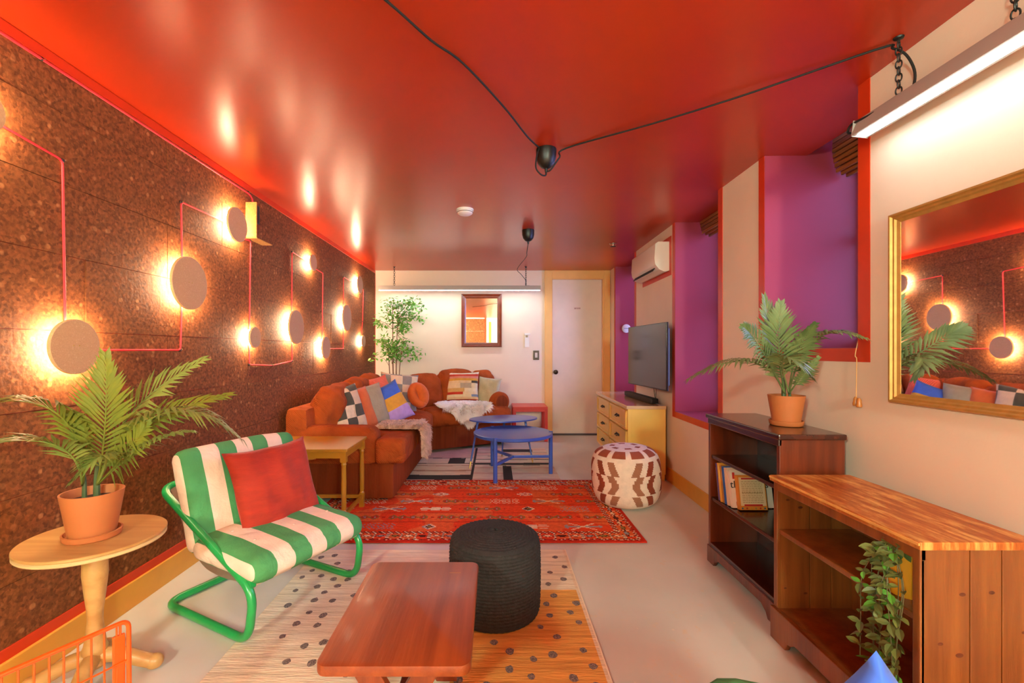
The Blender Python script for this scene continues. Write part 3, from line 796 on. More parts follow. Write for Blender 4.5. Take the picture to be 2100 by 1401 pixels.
for (x, y) in pts:
    r = rnd.uniform(.013, .018); n = 10; ang = rnd.uniform(0, PI)
    vs = [bm.verts.new((x+r*(1+.18*rnd.uniform(-1, 1))*math.cos(k*2*PI/n), y+1.15*r*(1+.18*rnd.uniform(-1, 1))*math.sin(k*2*PI/n), .0068)) for k in range(n)]
    c = bm.verts.new((x, y, .0078))
    for k in range(n): bm.faces.new((c, vs[k], vs[(k+1) % n]))
obj('dots', bm, mat('dot_yarn', '#4d4548', .9, color2='#a08c80', vscale=160), dr, kind='stuff')
obj('selvedge', B(.398, .403, .72, 2.6, 0, .007), mat('selvedge_yarn', '#f0dcc0', .9), dr, smooth=False)

# ------------------------------------------------------------------ sectional sofa
M_cord = mat('rust_corduroy', '#a64a1b', .85, spec=.15, vary=.24, vscale=7, bump=.35, wave=(42, 1.5, 'DIAGONAL'), bump2=(1.0, 8))
M_corddk = mat('rust_corduroy_base', '#8c3c16', .88, spec=.15, vary=.16, vscale=22, stretch=(1, 1, .08), bump=.6, wave=(60, .6, 'X'))
sofa = thing('sectional_sofa', 'long rust corduroy corner sofa along the cork wall and back wall', 'sofa', (-1.0, 4.4, 0))
e = V((.95, .52, 0)).normalized(); nb = V((-e.y, e.x, 0))
Cp, Dp = V((-.745, 5.03, 0)), V((.20, 5.55, 0))
Ep, Fp = Dp+nb*.62, Cp+nb*.62
poly = [(-1.585, 3.40), (-.76, 3.40), (Cp.x, Cp.y), (Dp.x, Dp.y), (Ep.x, Ep.y), (Fp.x, Fp.y), (-1.585, 5.16)]
obj('base', prism(new(), poly, .035, .30), M_corddk, sofa, bev=.018)
bk = [(-1.585, 3.40), (-1.40, 3.40), (-1.40, 5.05), (Fp.x+.08, Fp.y-.16), (Ep.x+.085, Ep.y-.155), (Ep.x, Ep.y), (Fp.x, Fp.y), (-1.585, 5.16)]
obj('back_frame', prism(new(), bk, .28, .715), M_cord, sofa, bev=.07)
for fx, fy in ((-1.5, 3.5), (-.85, 3.5), (-.85, 4.9), (0.05, 5.6), (-1.45, 5.05)):
    obj('foot', B(fx-.03, fx+.03, fy-.03, fy+.03, 0.012 if fy < 3.97 else .0045, .04), M_black, sofa, smooth=False)
# near arm with a soft rolled top
arm = rbox(.70, .20, .30, .055, 14, .010, .012, T(-1.245, 3.50, .412), 3)
obj('arm', arm, M_cord, sofa, ang=2)
obj('arm_panel', rbox(.66, .17, .30, .05, 6, .0, .003, T(-1.235, 3.49, .28), 4), M_corddk, sofa, ang=2)
# seat cushions of the long side (front lip overhangs)
ys = [3.375, 3.92, 4.45, 4.98]
for k in range(3):
    y0, y1 = ys[k], ys[k+1]
    if k == 0:   # T cushion: wraps round the arm front
        bm = prism(new(), [(-1.38, 3.60), (-.895, 3.60), (-.895, 3.38), (-.668, 3.38), (-.668, 3.915), (-1.38, 3.915)], .292, .482); bevel(bm, .045, 4)
        for v in bm.verts: v.co += noise.noise_vector(v.co*6)*.010
        obj('seat_cushion', bm, M_cord, sofa, ang=2)
    else:
        obj('seat_cushion', rbox(.72, y1-y0, .19, .07, 10, .018, .012, T(-1.03, (y0+y1)/2, .385), 13+k), M_cord, sofa, ang=2)
# corner wedge
wp = [(-1.38, 4.97), (-.70, 4.97), (Cp.x+.0, Cp.y+.03), (Fp.x+.07, Fp.y-.12), (-1.38, 5.14)]
obj('seat_cushion', prism(new(), wp, .30, .468), M_cord, sofa, bev=.03)
# angled part: frame with x along e, y along nb
MA = Matrix((( e.x, nb.x, 0, Cp.x), (e.y, nb.y, 0, Cp.y), (0, 0, 1, 0), (0, 0, 0, 1)))
LA = (Dp-Cp).length
obj('seat_cushion', rbox(.52, .56, .17, .065, 10, .02, .012, MA @ T(.26, .21, .385), 21), M_cord, sofa, ang=2)
obj('seat_cushion', rbox(LA-.54, .56, .17, .065, 10, .02, .012, MA @ T(.52+(LA-.54)/2, .21, .385), 22), M_cord, sofa, ang=2)
# back cushions
def lean(x, y, z, yaw, tilt): return T(x, y, z) @ RZ(yaw) @ Matrix.Rotation(tilt, 4, 'X')
for k, (y0, y1, h, s) in enumerate([(3.55, 4.12, .40, 31), (4.10, 4.62, .42, 32), (4.60, 5.05, .42, 33)]):
    obj('back_cushion', rbox(y1-y0, .24, h, .10, 18, .03, .034, lean(-1.36, (y0+y1)/2, .64+.012*k, PI/2, .22), s), M_cord, sofa, ang=2)
obj('back_cushion', rbox(.46, .22, .40, .10, 12, .03, .020, MA @ lean(.12, .47, .64, 0, -.2), 34), M_cord, sofa, ang=2)
obj('back_cushion', rbox(.50, .22, .44, .10, 12, .03, .022, MA @ lean(.56, .48, .665, 0, -.2), 35), M_cord, sofa, ang=2)
obj('back_cushion', rbox(.34, .22, .42, .10, 12, .03, .020, MA @ lean(.93, .48, .655, 0, -.2), 36), M_cord, sofa, ang=2)
# far rolled arm
bm = new(); Ma = MA @ T(LA-.135, -.005, .525) @ Matrix.Rotation(-PI/2, 4, 'X')
lathe(bm, [(0, 0), (.085, 0), (.108, .012), (.118, .03), (.120, .08), (.120, .5), (.10, .53), (0, .54)], 32, Ma)
obj('arm', bm, M_cord, sofa, ang=1.2)
obj('arm_panel', rbox(.20, .54, .40, .04, 6, 0, .003, MA @ T(LA-.125, .30, .28), 7), M_corddk, sofa, ang=2)
bm = new(); lathe(bm, [(0, -.004), (.07, -.004), (.088, .004), (.07, .006)], 28, Ma); obj('arm_front', bm, M_corddk, sofa)

# ------------------------------------------------------------------ loose pillows
M_pat = mat('printed_cotton', attr=True, rough=.85, vary=.08, vscale=30, bump=.25, bscale=120, sheen=.1)
M_linen = lambda n, c: mat(n, c, .85, vary=.09, vscale=18, bump=.3, bscale=60, sheen=.15)
def pillow(label, u, v, d, w_, h_, t_, n, m, fn=None, roll=0, seed=0, name='throw_pillow', up=(0, 0, 1), group=None, N=14, dots=None):
    c = P(u, v, d); bm = pillow_bm(w_, h_, t_, N, frame(c, n, up, roll), seed=seed)
    if fn: colour(bm, fn)
    o = obj(name, bm, m, None, ang=2); tag(o, label, 'pillow', group); return o
def checks(n, a, b, a2='#77716a'):
    def f(c, nn, t):
        k = int(t[0]*n*.9)+int(t[1]*n); j = h2(int(t[0]*n), int(t[1]*n))
        return (a if j > .3 else a2) if k % 2 else (b if j > .4 else '#e2c49c')
    return f
pillow('olive and cream checked pillow, nearest to the camera on the sofa', 710, 840, 3.78, .33, .40, .16, (.80, -.55, .30), M_pat, checks(3.6, '#4c432f', '#d9b78a', '#655a40'), .12, 1, N=20)
pillow('burnt orange velvet pillow wedged behind the nearest checked pillow', 737, 843, 3.93, .36, .40, .12, (.86, -.40, .34), M_linen('orange_velvet', '#d4621c'), None, .1, 2)
pillow('plain sage grey pillow beside the blue mustard and lilac one', 757, 834, 4.10, .38, .40, .14, (.74, -.58, .32), M_linen('sage_linen', '#a18f6c'), None, .12, 3)
pillow('coral red ribbed pillow peeking out behind the sage grey pillow', 779, 800, 4.55, .26, .28, .10, (.7, -.6, .3), mat('coral_rib', '#f0603c', .8, bump=.7, wave=(24, 2, 'Y'), sheen=.2), None, .2, 4)
def blocks(c, nn, t):
    return '#b48fc4' if t[1] < .34 else ('#d2932a' if t[1] < .66 else '#3f63c0')
pillow('colour block pillow in blue, mustard and lilac', 800, 830, 4.30, .34, .40, .13, (.48, -.82, .32), M_pat, blocks, .42, 5, N=20)
pillow('grey and cream checked pillow in the sofa corner beside the tree', 818, 806, 4.92, .42, .44, .14, (.42, -.86, .28), M_pat, checks(4.2, '#8b8578', '#dcc6a2'), -.12, 6, N=20)
def kil(c, nn, t):
    y = 1-t[1]; x = t[0]
    if y < .07: return '#eddcc0'
    if y < .17: return '#c8371f'
    if y < .27: return '#d98a78'
    if y < .35: return '#d9a03e'
    if y < .42: return '#4a3f34' if x > .78 else '#e2c79c'
    if y < .60: return '#b8a992' if .45 < x < .8 else '#e6cfa8'
    if y < .70: return '#d9ad6a' if x < .6 else '#e8d4b2'
    if y < .78: return '#c8371f' if x < .55 else '#e6cfa8'
    if y < .86: return '#e6cfa8' if x < .8 else '#7f8aa6'
    if y < .94: return '#e2bd92'
    return '#c04028'
pillow('cream kilim pillow with red and ochre stripes on the back sofa section', 948, 793, 5.58, .41, .37, .12, (-.06, -.93, .30), M_pat, kil, .03, 7, N=24)
pillow('pale sage pillow by the far rolled sofa arm', 1001, 804, 5.60, .29, .37, .12, (-.28, -.9, .28), M_linen('pale_sage', '#c2b590'), None, -.08, 8)
# knotted velvet pillow: a fat crescent
kp = new(); cc = P(857, 811, 4.82); Mk = frame(cc, (.12, -.95, .25), roll=.35)
for sgn, rr, off in ((1, .062, 0), (-1, .052, .02)):
    pth = [Mk @ V((.075*math.cos(a)*sgn-.02*sgn, .10*math.sin(a), off)) for a in [-1.9+3.8*i/14 for i in range(15)]]
    tube(kp, pth, lambda t, rr=rr: rr*(.35+.65*math.sin(PI*min(max(t, .02), .98))**.5), 14)
tag(obj('knot_pillow', kp, MATS['orange_velvet'], None, ang=2), 'knotted orange velvet cushion between the checked and the kilim pillow', 'pillow')

# ------------------------------------------------------------------ sheepskins
def fur(name, label, outline, surf, m_hide, m_fur, count, ln, r=.0022, seed=1):
    rnd = random.Random(seed); o = thing(name, label, 'sheepskin', surf(.5, .5)[0])
    n = 18; bm = new(); g = {}
    for i in range(n+1):
        for j in range(n+1):
            a, b = i/n, j/n; w_ = outline(b); aa = .5+(a-.5)*w_
            p, nn = surf(aa, b); g[i, j] = bm.verts.new(p+nn*(.010+.006*noise.noise(p*20)))
    for i in range(n):
        for j in range(n): bm.faces.new((g[i, j], g[i+1, j], g[i+1, j+1], g[i, j+1]))
    obj('hide', bm, m_hide, o, ang=2)
    bm = new()
    for k in range(count):
        b = rnd.random(); a = rnd.random(); w_ = outline(b); aa = .5+(a-.5)*w_*1.02
        p, nn = surf(aa, b); p = p+nn*.008
        cl = noise.noise_vector(p*16)
        dr = (nn*1.0 + cl*1.0 + V((rnd.uniform(-1, 1), rnd.uniform(-1, 1), rnd.uniform(-1, 1)))*.30 + (p-surf(.5, .5)[0])*1.2)
        dr = dr.normalized(); l_ = ln*rnd.uniform(.7, 1.25)
        s = dr.orthogonal().normalized()*r*rnd.uniform(.7, 1.3)
        mid = p+dr*l_*.55; tip = p+dr*l_*.9+V((0, 0, -l_*.35))+cl*l_*.2
        v = [bm.verts.new(q) for q in (p-s, p+s, mid+s*.8, mid-s*.8, tip)]
        bm.faces.new((v[0], v[1], v[2], v[3])); bm.faces.new((v[3], v[2], v[4]))
    f = obj('fleece', bm, m_fur, o, ang=2, recalc=False, kind='stuff')
    return o
def surfL(a, b):     # brown: a along the sofa (y), b from the seat back to the drop in front
    y = 3.90+(a-.5)*.34; s = b*.62
    if s < .33: return V((-.97+s, y, .490)), V((0, 0, 1))
    q = (s-.33)
    if q < .10: t = q/.10*PI/2; return V((-.655+.035*math.sin(t)-.0, y, .452+.045*math.cos(t))), V((math.sin(t), 0, math.cos(t)))
    return V((-.618, y, .452-(q-.10))), V((1, 0, 0))
fur('brown_sheepskin', 'taupe brown sheepskin draped over the front edge of the sofa seat',
    lambda b: .75+.25*math.sin(PI*b*.9+.2), surfL, mat('taupe_hide', '#a07a60', .9), mat('taupe_fleece', '#cfa58a', .8, vary=.3, vscale=30, sheen=.3), 6500, .055, .0034, 2)
def surfR(a, b):     # white: a along e, b towards the front edge and over it
    x = .45+(a-.5)*.56; s = b*.60
    if s < .36: p = V((x, .30-s, .497)); nn = V((0, 0, 1))
    else:
        q = s-.36
        if q < .10: t = q/.10*PI/2; p = V((x, -.06-.03*math.sin(t), .452+.045*math.cos(t))); nn = V((0, -math.sin(t), math.cos(t)))
        else: p = V((x, -.093, .452-(q-.10))); nn = V((0, -1, 0))
    return MA @ p, (MA.to_3x3() @ nn)
fur('white_sheepskin', 'creamy white sheepskin hanging over the back section of the sofa',
    lambda b: (.72+.35*math.sin(PI*b)) if b < .68 else max(.10, 1.02-(b-.68)*2.9), surfR, mat('cream_hide', '#dcc3aa', .9), mat('cream_fleece', '#fff4ea', .75, vary=.06, sheen=.3), 8000, .062, .004, 3)

# ------------------------------------------------------------------ green tube chairs with striped pads
M_green = mat('green_enamel', '#1fa052', .28, coat=.4)
M_canvas = mat('sling_canvas', '#e3c4ae', .85, vary=.05, bump=.2, bscale=200)
GRN, CREAM = '#4f9a5c', '#f0d6c0'
M_stripe = mat('striped_cotton', CREAM, rough=.85, vary=.05, vscale=14, bump=.2, bscale=120, bump2=(.4, 7))
_N = NT(M_stripe); _mx = [n for n in _N.n if n.type == 'MIX'][0]
_tc = _N.add('ShaderNodeTexCoord'); _sx = _N.add('ShaderNodeSeparateXYZ'); _N.link(_tc.outputs['Object'], _sx.inputs[0])
_dv = _N.add('ShaderNodeMath', operation='DIVIDE', i_0=_sx.outputs[1], i_1=.163)
_fr = _N.add('ShaderNodeMath', operation='FRACT', i_0=_dv.outputs[0])
_lt = _N.add('ShaderNodeMath', operation='LESS_THAN', i_0=_fr.outputs[0], i_1=.5)
_ge = _N.add('ShaderNodeMath', operation='GREATER_THAN', i_0=_sx.outputs[1], i_1=.001)
_mu = _N.add('ShaderNodeMath', operation='MULTIPLY', i_0=_lt.outputs[0], i_1=_ge.outputs[0])
_cm = _N.add('ShaderNodeMix', data_type='RGBA'); _N.link(_mu.outputs[0], _cm.inputs[0])
_cm.inputs[6].default_value = (*lin(CREAM), 1); _cm.inputs[7].default_value = (*lin(GRN), 1); _N.link(_cm.outputs[2], _mx.inputs[6])
CW = .57
def chair_mesh_parts(t):
    """local: x forward from the front foot, y across, z up"""
    pts = [(0, 0, .0165), (-.58, 0, .0165), (-.58, CW, .0165), (0, CW, .0165), (.03, CW, .215), (-.625, CW, .525), (-.625, 0, .525), (.03, 0, .215)]
    bm = new(); tube(bm, fillet(pts, .075, 7, closed=True), .0165, 14, closed=True); obj('tube_frame', bm, M_green, t, world=False)
    bm = new(); tube(bm, [(.0, .012, .235), (.0, CW-.012, .235)], .015, 12); obj('front_rod', bm, M_canvas, t, world=False)
    bm = new(); tube(bm, [(.0, -.004, .235), (.0, .02, .235)], .018, 12); obj('rod_cap', bm, M_green, t, world=False)
    bm = new(); pr = [(.012, .236), (-.15, .205), (-.33, .215), (-.45, .30), (-.56, .46), (-.622, .535)]
    sl = catmull([(x, .03, z) for x, z in pr], 5)
    A = [bm.verts.new(p) for p in sl]; C = [bm.verts.new(p+V((0, CW-.06, 0))) for p in sl]
    for k in range(len(sl)-1): bm.faces.new((A[k], A[k+1], C[k+1], C[k]))
    g = bmesh.ops.solidify(bm, geom=bm.faces[:], thickness=.004); obj('sling', bm, M_canvas, t, world=False)
    def stripes(c, n, uv, M):
        l = M.inverted() @ c
        nl = (M.to_3x3().inverted() @ n)
        if nl.y < -.6: return CREAM
        k = int(math.floor((l.y+CW/2)/.0815))
        return GRN if k % 2 == 0 else CREAM
    Ms = T(-.165, CW/2, .292) @ Matrix.Rotation(.05, 4, 'Y')
    bm = rbox(.44, CW+.02, .105, .05, 22, .016, .006, Ms, 51); obj('seat_pad', bm, M_stripe, t, world=False, ang=2)
    Mb_ = T(-.44, CW/2, .485) @ Matrix.Rotation(-.32, 4, 'Y')
    bm = rbox(.095, CW+.02, .45, .045, 22, .004, .007, Mb_, 52)
    obj('back_pad', bm, M_stripe, t, world=False, ang=2)
    for k in range(3):
        for j in range(2):
            p = Ms @ V((.06-.15*j, -.19+.19*k, .069)); b2 = new(); lathe(b2, [(0, -.002), (.007, -.002), (.005, .002), (0, .003)], 10, T(*p)); obj('tuft_button', b2, M_canvas, t, world=False)
ch1 = thing('lounge_chair', 'green tube lounge chair with striped pad holding a red pillow', 'chair', (-.952, 1.758, 0), math.atan2(-.462, .887), 'green tube lounge chairs')
chair_mesh_parts(ch1)
for o in ch1.children:
    pass
ch2 = copy_tree(ch1)
ch2['label'] = 'green striped lounge chair cut off by the bottom edge of the photo'
fx, fy = -.35, -.937
ch2.rotation_euler = (0, 0, math.atan2(fy, fx))
# back top far-left corner near (.27,.62)
Rz = RZ(math.atan2(fy, fx)); corner = Rz @ V((-.51, 0, 0)); 
ch2.location = (.285-corner.x, .619-corner.y, 0)
C1 = T(*ch1.location) @ RZ(ch1.rotation_euler.z); C2 = T(*ch2.location) @ Rz
def chair_pillow(Cm, label, m, w_, h_, t_, pos, roll, seed, tiltx=.34):
    n = (Cm.to_3x3() @ V((math.cos(tiltx), 0, math.sin(tiltx))))
    bm = pillow_bm(w_, h_, t_, 22, frame(Cm @ V(pos), n, (0, 0, 1), roll), rumple=.009, seed=seed, pinch=.09)
    o = obj('throw_pillow', bm, m, None, ang=2); tag(o, label, 'pillow')
    return o
rp = chair_pillow(C1, 'rust red linen pillow on the green striped chair', mat('red_linen', '#ae2a0c', .8, vary=.12, vscale=12, bump=.35, bscale=40, stretch=(1, 1, 4), sheen=.1), .44, .42, .13, (-.30, .345, .485), .02, 61)
chair_pillow(C2, 'bright blue pillow peeking in at the bottom right', mat('blue_linen', '#3f6fe0', .8, vary=.08, vscale=14, sheen=.1), .40, .40, .13, (-.42, .165, .51), .70, 62)

# ------------------------------------------------------------------ wooden trestle coffee table
M_cherry = wood('cherry_wood', '#9a4318', '#7f3210', .42, 'y', 3.2, .12)
M_cherryd = wood('cherry_wood_leg', '#8f3a14', '#6d260c', .35, 'z', 4, .3)
ct = thing('coffee_table', 'low reddish wooden trestle table in the foreground', 'table', (-.255, 1.4, 0), .02)
bm = new(); n = 6; rr = .03; pl_ = []
for cx, cy, a0 in ((-.06-rr, 1.685-rr, 0), (-.45+rr, 1.685-rr, PI/2), (-.45+rr, 1.125+rr, PI), (-.06-rr, 1.125+rr, 1.5*PI)):
    pl_ += [(cx+rr*math.cos(a0+k*PI/2/n), cy+rr*math.sin(a0+k*PI/2/n)) for k in range(n+1)]
obj('top_board', prism(new(), pl_, .332, .36), M_cherry, ct, bev=.006, ang=.5)
for y in (1.21, 1.58):
    tr = obj('trestle', B(-.40, -.11, y-.012, y+.012, .312, .332), M_cherryd, ct, smooth=False, bev=.003)
    for s in (-1, 1):
        bm = new(); xc = -.255
        q = [(xc+s*.145, .315), (xc+s*.055, .315), (xc-s*.145, .0085), (xc-s*.055, .0085)] if True else []
        q = [(xc+s*.125, .314), (xc+s*.055, .314), (xc-s*.125, .0095), (xc-s*.055, .0095)]
        q = [q[0], q[1], q[2], q[3]]
        vsA = [bm.verts.new((x, y-.012+(s*.013), z)) for x, z in q]; vsB = [bm.verts.new((x, y+.012+(s*.013), z)) for x, z in q]
        bm.faces.new(vsA); bm.faces.new(vsB[::-1])
        for k in range(4): bm.faces.new((vsA[k], vsA[(k+1) % 4], vsB[(k+1) % 4], vsB[k]))
        obj('leg_board', bm, M_cherryd, tr, smooth=False, bev=.003)
obj('stretcher', B(-.28, -.23, 1.22, 1.57, .14, .165), M_cherryd, ct, smooth=False, bev=.003)
for k, (x, y, a) in enumerate([(-.14, 1.60, .02)]):
    obj('scratch', B(x-.02, x+.02, y-.0012, y+.0012, .3595, .3602), mat('bare_scratch', '#c97a34', .6), ct, smooth=False)

# ------------------------------------------------------------------ poufs
bm = new(); rings = 24; H = .345; seg = 144; Rp = .192
prof = []
def pouf_r(z): return Rp*(1-.10*max(0, (z/H-.80)/.2)**2 - .05*max(0, (.1-z/H)/.1)**2 + .02*math.sin(z/H*PI))
pts_ = []
for k in range(rings*5+1):
    z = H*.93*k/(rings*5); c = abs(math.sin(k/5*PI)); pts_.append((pouf_r(z)+.0045*c, z, k))
top_n = 12
for k in range(1, top_n*5+1):
    f = k/(top_n*5); r0 = pouf_r(H*.93)*(1-f); c = abs(math.sin(k/5*PI))
    pts_.append((max(r0, .0005), H*.93+H*.07*math.sin(f*PI/2)**.8+.004*c, 500+k))
rings_v = []
for r, z, k in pts_:
    row = []
    for a in range(seg):
        br = .0022*math.sin(a*PI/1.5+(int(k/5) % 2)*1.6)
        row.append(bm.verts.new(((r+br)*math.cos(a*2*PI/seg), (r+br)*math.sin(a*2*PI/seg), z+.0008*math.sin(a*PI/1.5))))
    rings_v.append(row)
for A, C in zip(rings_v, rings_v[1:]):
    for k in range(seg): bm.faces.new((A[k], A[(k+1) % seg], C[(k+1) % seg], C[k]))
bm.faces.new(rings_v[0][::-1]); bm.faces.new(rings_v[-1])
bm.transform(T(.0, 2.005, .007))
bp_ = thing('braided_pouf', 'black braided rope pouf behind the wooden table', 'pouf', (0, 2.005, .007))
obj('rope_body', bm, mat('black_jute', '#2a2423', .85, vary=.3, vscale=40, bump=.4, bscale=150), bp_, ang=2)

M_pouf = mat('knitted_cotton', attr=True, rough=.9, vary=.07, vscale=30, bump=.5, bscale=150)
def pouf_col(u, z):     # u angle 0..1 seen from the front panel, z 0..1
    ROWS = [(.10, .285), (.30, .60), (.615, .83)]
    p = ((u*3.0) % 1)              # three chevron panels around
    for ri, (a, b) in enumerate(ROWS):
        if a < z < b:
            t = (z-a)/(b-a)
            sh = (1-abs(2*t-1) if ri == 1 else (t if ri == 0 else 1-t))*.075
            for i, cx in enumerate((.10, .295, .705, .90)):
                s_ = 1 if cx < .5 else -1
                if abs(p-cx-s_*sh) < .052: return ('#8c3a1c' if i in (0, 3) else '#a46a4c')
    if .86 < z < .90: return '#9c4a28' if (u*10) % 1 < .7 else '#ead2bc'
    if .93 < z < .955: return '#9c4a28' if (u*6) % 1 < .5 else '#ead2bc'
    return '#ead2bc'
bm = new(); seg, nz = 240, 110; R0, H0 = .252, .425; lay = bm.loops.layers.float_color.new('Col'); rows_ = []
for j in range(nz+1):
    t = j/nz; a = -PI/2+PI*t
    r = R0*(abs(math.cos(a))**.42); z = H0/2+H0/2*math.copysign(abs(math.sin(a))**.62, a)
    rows_.append([bm.verts.new((r*math.cos(2*PI*k/seg), r*math.sin(2*PI*k/seg), z)) for k in range(seg)])
for j in range(nz):
    for k in range(seg):
        f = bm.faces.new((rows_[j][k], rows_[j][(k+1) % seg], rows_[j+1][(k+1) % seg], rows_[j+1][k]))
        zc_ = f.calc_center_median().z/H0; rad = f.calc_center_median().to_2d().length
        zz = zc_ if zc_ < .84 else .84+.16*(1-rad/R0)/1.0
        c = (*lin(pouf_col((k+.5)/seg, zz)), 1)
        for l in f.loops: l[lay] = c
bmesh.ops.remove_doubles(bm, verts=bm.verts[:], dist=.0005)
bm.transform(T(.985, 3.40, .006) @ RZ(-2.9) @ Matrix.Rotation(.04, 4, 'Y'))
tag(obj('patterned_pouf', bm, M_pouf, None, ang=2), 'cream knitted pouf with brown chevron pattern beside the yellow dresser', 'pouf')

# ------------------------------------------------------------------ blue tables
M_blue = mat('blue_lacquer', '#3c58b0', .32, coat=.25, vary=.04)
rt = thing('round_coffee_table', 'round blue coffee table on three posts with a Y brace', 'table', (.165, 4.2, .0))
bm = new(); lathe(bm, [(0, .362), (.335, .362), (.355, .365), (.362, .372), (.362, .392), (.355, .395), (.348, .393), (0, .393)], 64, T(.165, 4.2, 0)); obj('top', bm, M_blue, rt)
hub = V((.165, 4.2, .165))
for a in (-2.05, .04, 2.14):
    x, y = .165+.352*math.cos(a), 4.2+.352*math.sin(a); z0 = .0125 if y < 3.98 else .0045
    bm = new(); tube(bm, [(x, y, z0), (x, y, .398)], .0185, 14); obj('leg', bm, M_blue, rt)
    bm = new(); d_ = (V((x, y, .165))-hub); nn = V((-d_.y, d_.x, 0)).normalized()*.010
    vs = [hub-nn, hub+nn, V((x, y, .165))+nn, V((x, y, .165))-nn]
    lo = [bm.verts.new(p+V((0, 0, -.012))) for p in vs]; hi = [bm.verts.new(p+V((0, 0, .012))) for p in vs]
    bm.faces.new(lo[::-1]); bm.faces.new(hi)
    for k in range(4): bm.faces.new((lo[k], lo[(k+1) % 4], hi[(k+1) % 4], hi[k]))
    obj('brace', bm, M_blue, rt, smooth=False, bev=.002)
ot = thing('oval_side_table', 'thin oval blue table with splayed brass-tipped legs nested behind the round one', 'table', (.09, 4.66, 0))
bm = new(); n = 72; Mo = T(.09, 4.67, 0) @ RZ(.28)
pp = []
for k in range(n):
    a = 2*PI*k/n; pp.append((.36*math.copysign(abs(math.cos(a))**.9, math.cos(a)), .225*math.copysign(abs(math.sin(a))**1.1, math.sin(a))))
prism(bm, pp, .437, .452, Mo); obj('top', bm, M_blue, ot, bev=.003)
for (tx, ty, bx_, by_) in ((-.17, 4.56, -.245, 4.40), (.10, 4.76, .075, 4.90), (.31, 4.72, .385, 4.62), ):
    top_, bot_ = V((tx, ty, .44)), V((bx_, by_, .0045)); br_ = bot_+(top_-bot_)*.14
    bm = new(); tube(bm, [top_, br_], lambda t: .013-.005*t, 12); lg = obj('leg', bm, M_blue, ot)
    bm = new(); tube(bm, [br_, bot_], lambda t: .0085-.003*t, 12); obj('brass_tip', bm, M_brass, lg)

# ------------------------------------------------------------------ red side table by the door
M_redtab = mat('red_lacquer', '#cf241c', .4, coat=.2)
rs = thing('side_table', 'small square red side table at the back wall beside the door', 'table', (.45, 5.93, 0))
obj('top', B(.225, .665, 5.72, 6.135, .405, .437), M_redtab, rs, smooth=False, bev=.003)
for x in (.225, .625):
    for y in (5.72, 6.095): obj('leg', B(x, x+.04, y, y+.04, 0, .405), M_redtab, rs, smooth=False, bev=.003)
obj('apron', B(.265, .625, 5.724, 5.744, .375, .405), M_redtab, rs, smooth=False, bev=.002)

# ------------------------------------------------------------------ mustard side table
M_must = mat('mustard_paint', '#a87214', .38, coat=.2, vary=.06)
mt_ = thing('side_table', 'mustard painted side table with fretted brackets in front of the sofa arm', 'table', (-1.27, 3.09, 0))
obj('top', B(-1.60, -.935, 2.88, 3.325, .498, .518), M_must, mt_, smooth=False, bev=.005)
X0, X1, Y0, Y1 = -1.575, -.965, 2.905, 3.30
zr = .0125
for x in (X0, X1):
    for y in (Y0, Y1):
        bm = new(); box(bm, x-.018, x+.018, y-.018, y+.018, .43, .498); box(bm, x-.016, x+.016, y-.016, y+.016, zr if x > -1.25 else .0, .11)
        lathe(bm, [(.015, .10), (.018, .115), (.013, .125), (.0155, .14), (.0165, .30), (.014, .405), (.0175, .415), (.0145, .425), (.0165, .435)], 16, T(x, y, 0)); obj('leg', bm, M_must, mt_, ang=.5)
for y in (Y0, Y1): obj('apron', B(X0+.018, X1-.018, y-.009, y+.009, .455, .498), M_must, mt_, smooth=False, bev=.002)
for x in (X0, X1): obj('apron', B(x-.009, x+.009, Y0+.018, Y1-.018, .455, .498), M_must, mt_, smooth=False, bev=.002)
for x in (X0, X1): obj('stretcher', B(x-.009, x+.009, Y0+.01, Y1-.01, .075, .10), M_must, mt_, smooth=False, bev=.002)
obj('stretcher', B(X0+.01, X1-.01, Y1-.009, Y1+.009, .075, .10), M_must, mt_, smooth=False, bev=.002)
for s, x in ((1, X0+.16), (-1, X1-.16)):       # fretted brackets under the front apron
    pth = [V((x+s*.02, Y0, .455)), V((x+s*.09, Y0, .445)), V((x+s*.14, Y0, .425)), V((x+s*.20, Y0, .415))]
    bm = new(); tube(bm, catmull(pth, 6), .007, 8); tube(bm, [V((x+s*.12, Y0, .43)), V((x+s*.12, Y0, .457))], .005, 8)
    tube(bm, [V((x+s*.19, Y0, .415)), V((x+s*.19, Y0, .457))], .007, 8); obj('fret_bracket', bm, M_must, mt_)

# ------------------------------------------------------------------ pedestal table
M_birch = wood('birch_ply', '#cc9a5a', '#b98446', .45, 'x', 3, .15)
M_ply = mat('ply_edge', '#d9b27a', .5, vary=.25, vscale=4, stretch=(1, 1, 60))
pt_ = thing('pedestal_table', 'round pale wooden pedestal table carrying the left palm', 'table', (-1.385, 1.576, 0))
Mp = T(-1.385, 1.576, 0)
bm = new(); lathe(bm, [(0, .491), (.200, .491), (.204, .494), (.204, .500), (.202, .502), (0, .502)], 72, Mp); tp = obj('top', bm, M_birch, pt_)
bm = new(); lathe(bm, [(0, .478), (.200, .478), (.203, .481), (.203, .489), (.201, .491), (0, .491)], 72, Mp); obj('ply_edge', bm, M_ply, pt_)
bm = new(); lathe(bm, [(.04, .478), (.04, .468), (.026, .46), (.030, .44), (.036, .41), (.037, .37), (.030, .30), (.024, .25), (.022, .21), (.027, .16), (.032, .125), (.036, .115), (.036, .10), (.03, .09), (.038, .06), (.03, .05)], 32, Mp); obj('column', bm, M_birch, pt_)
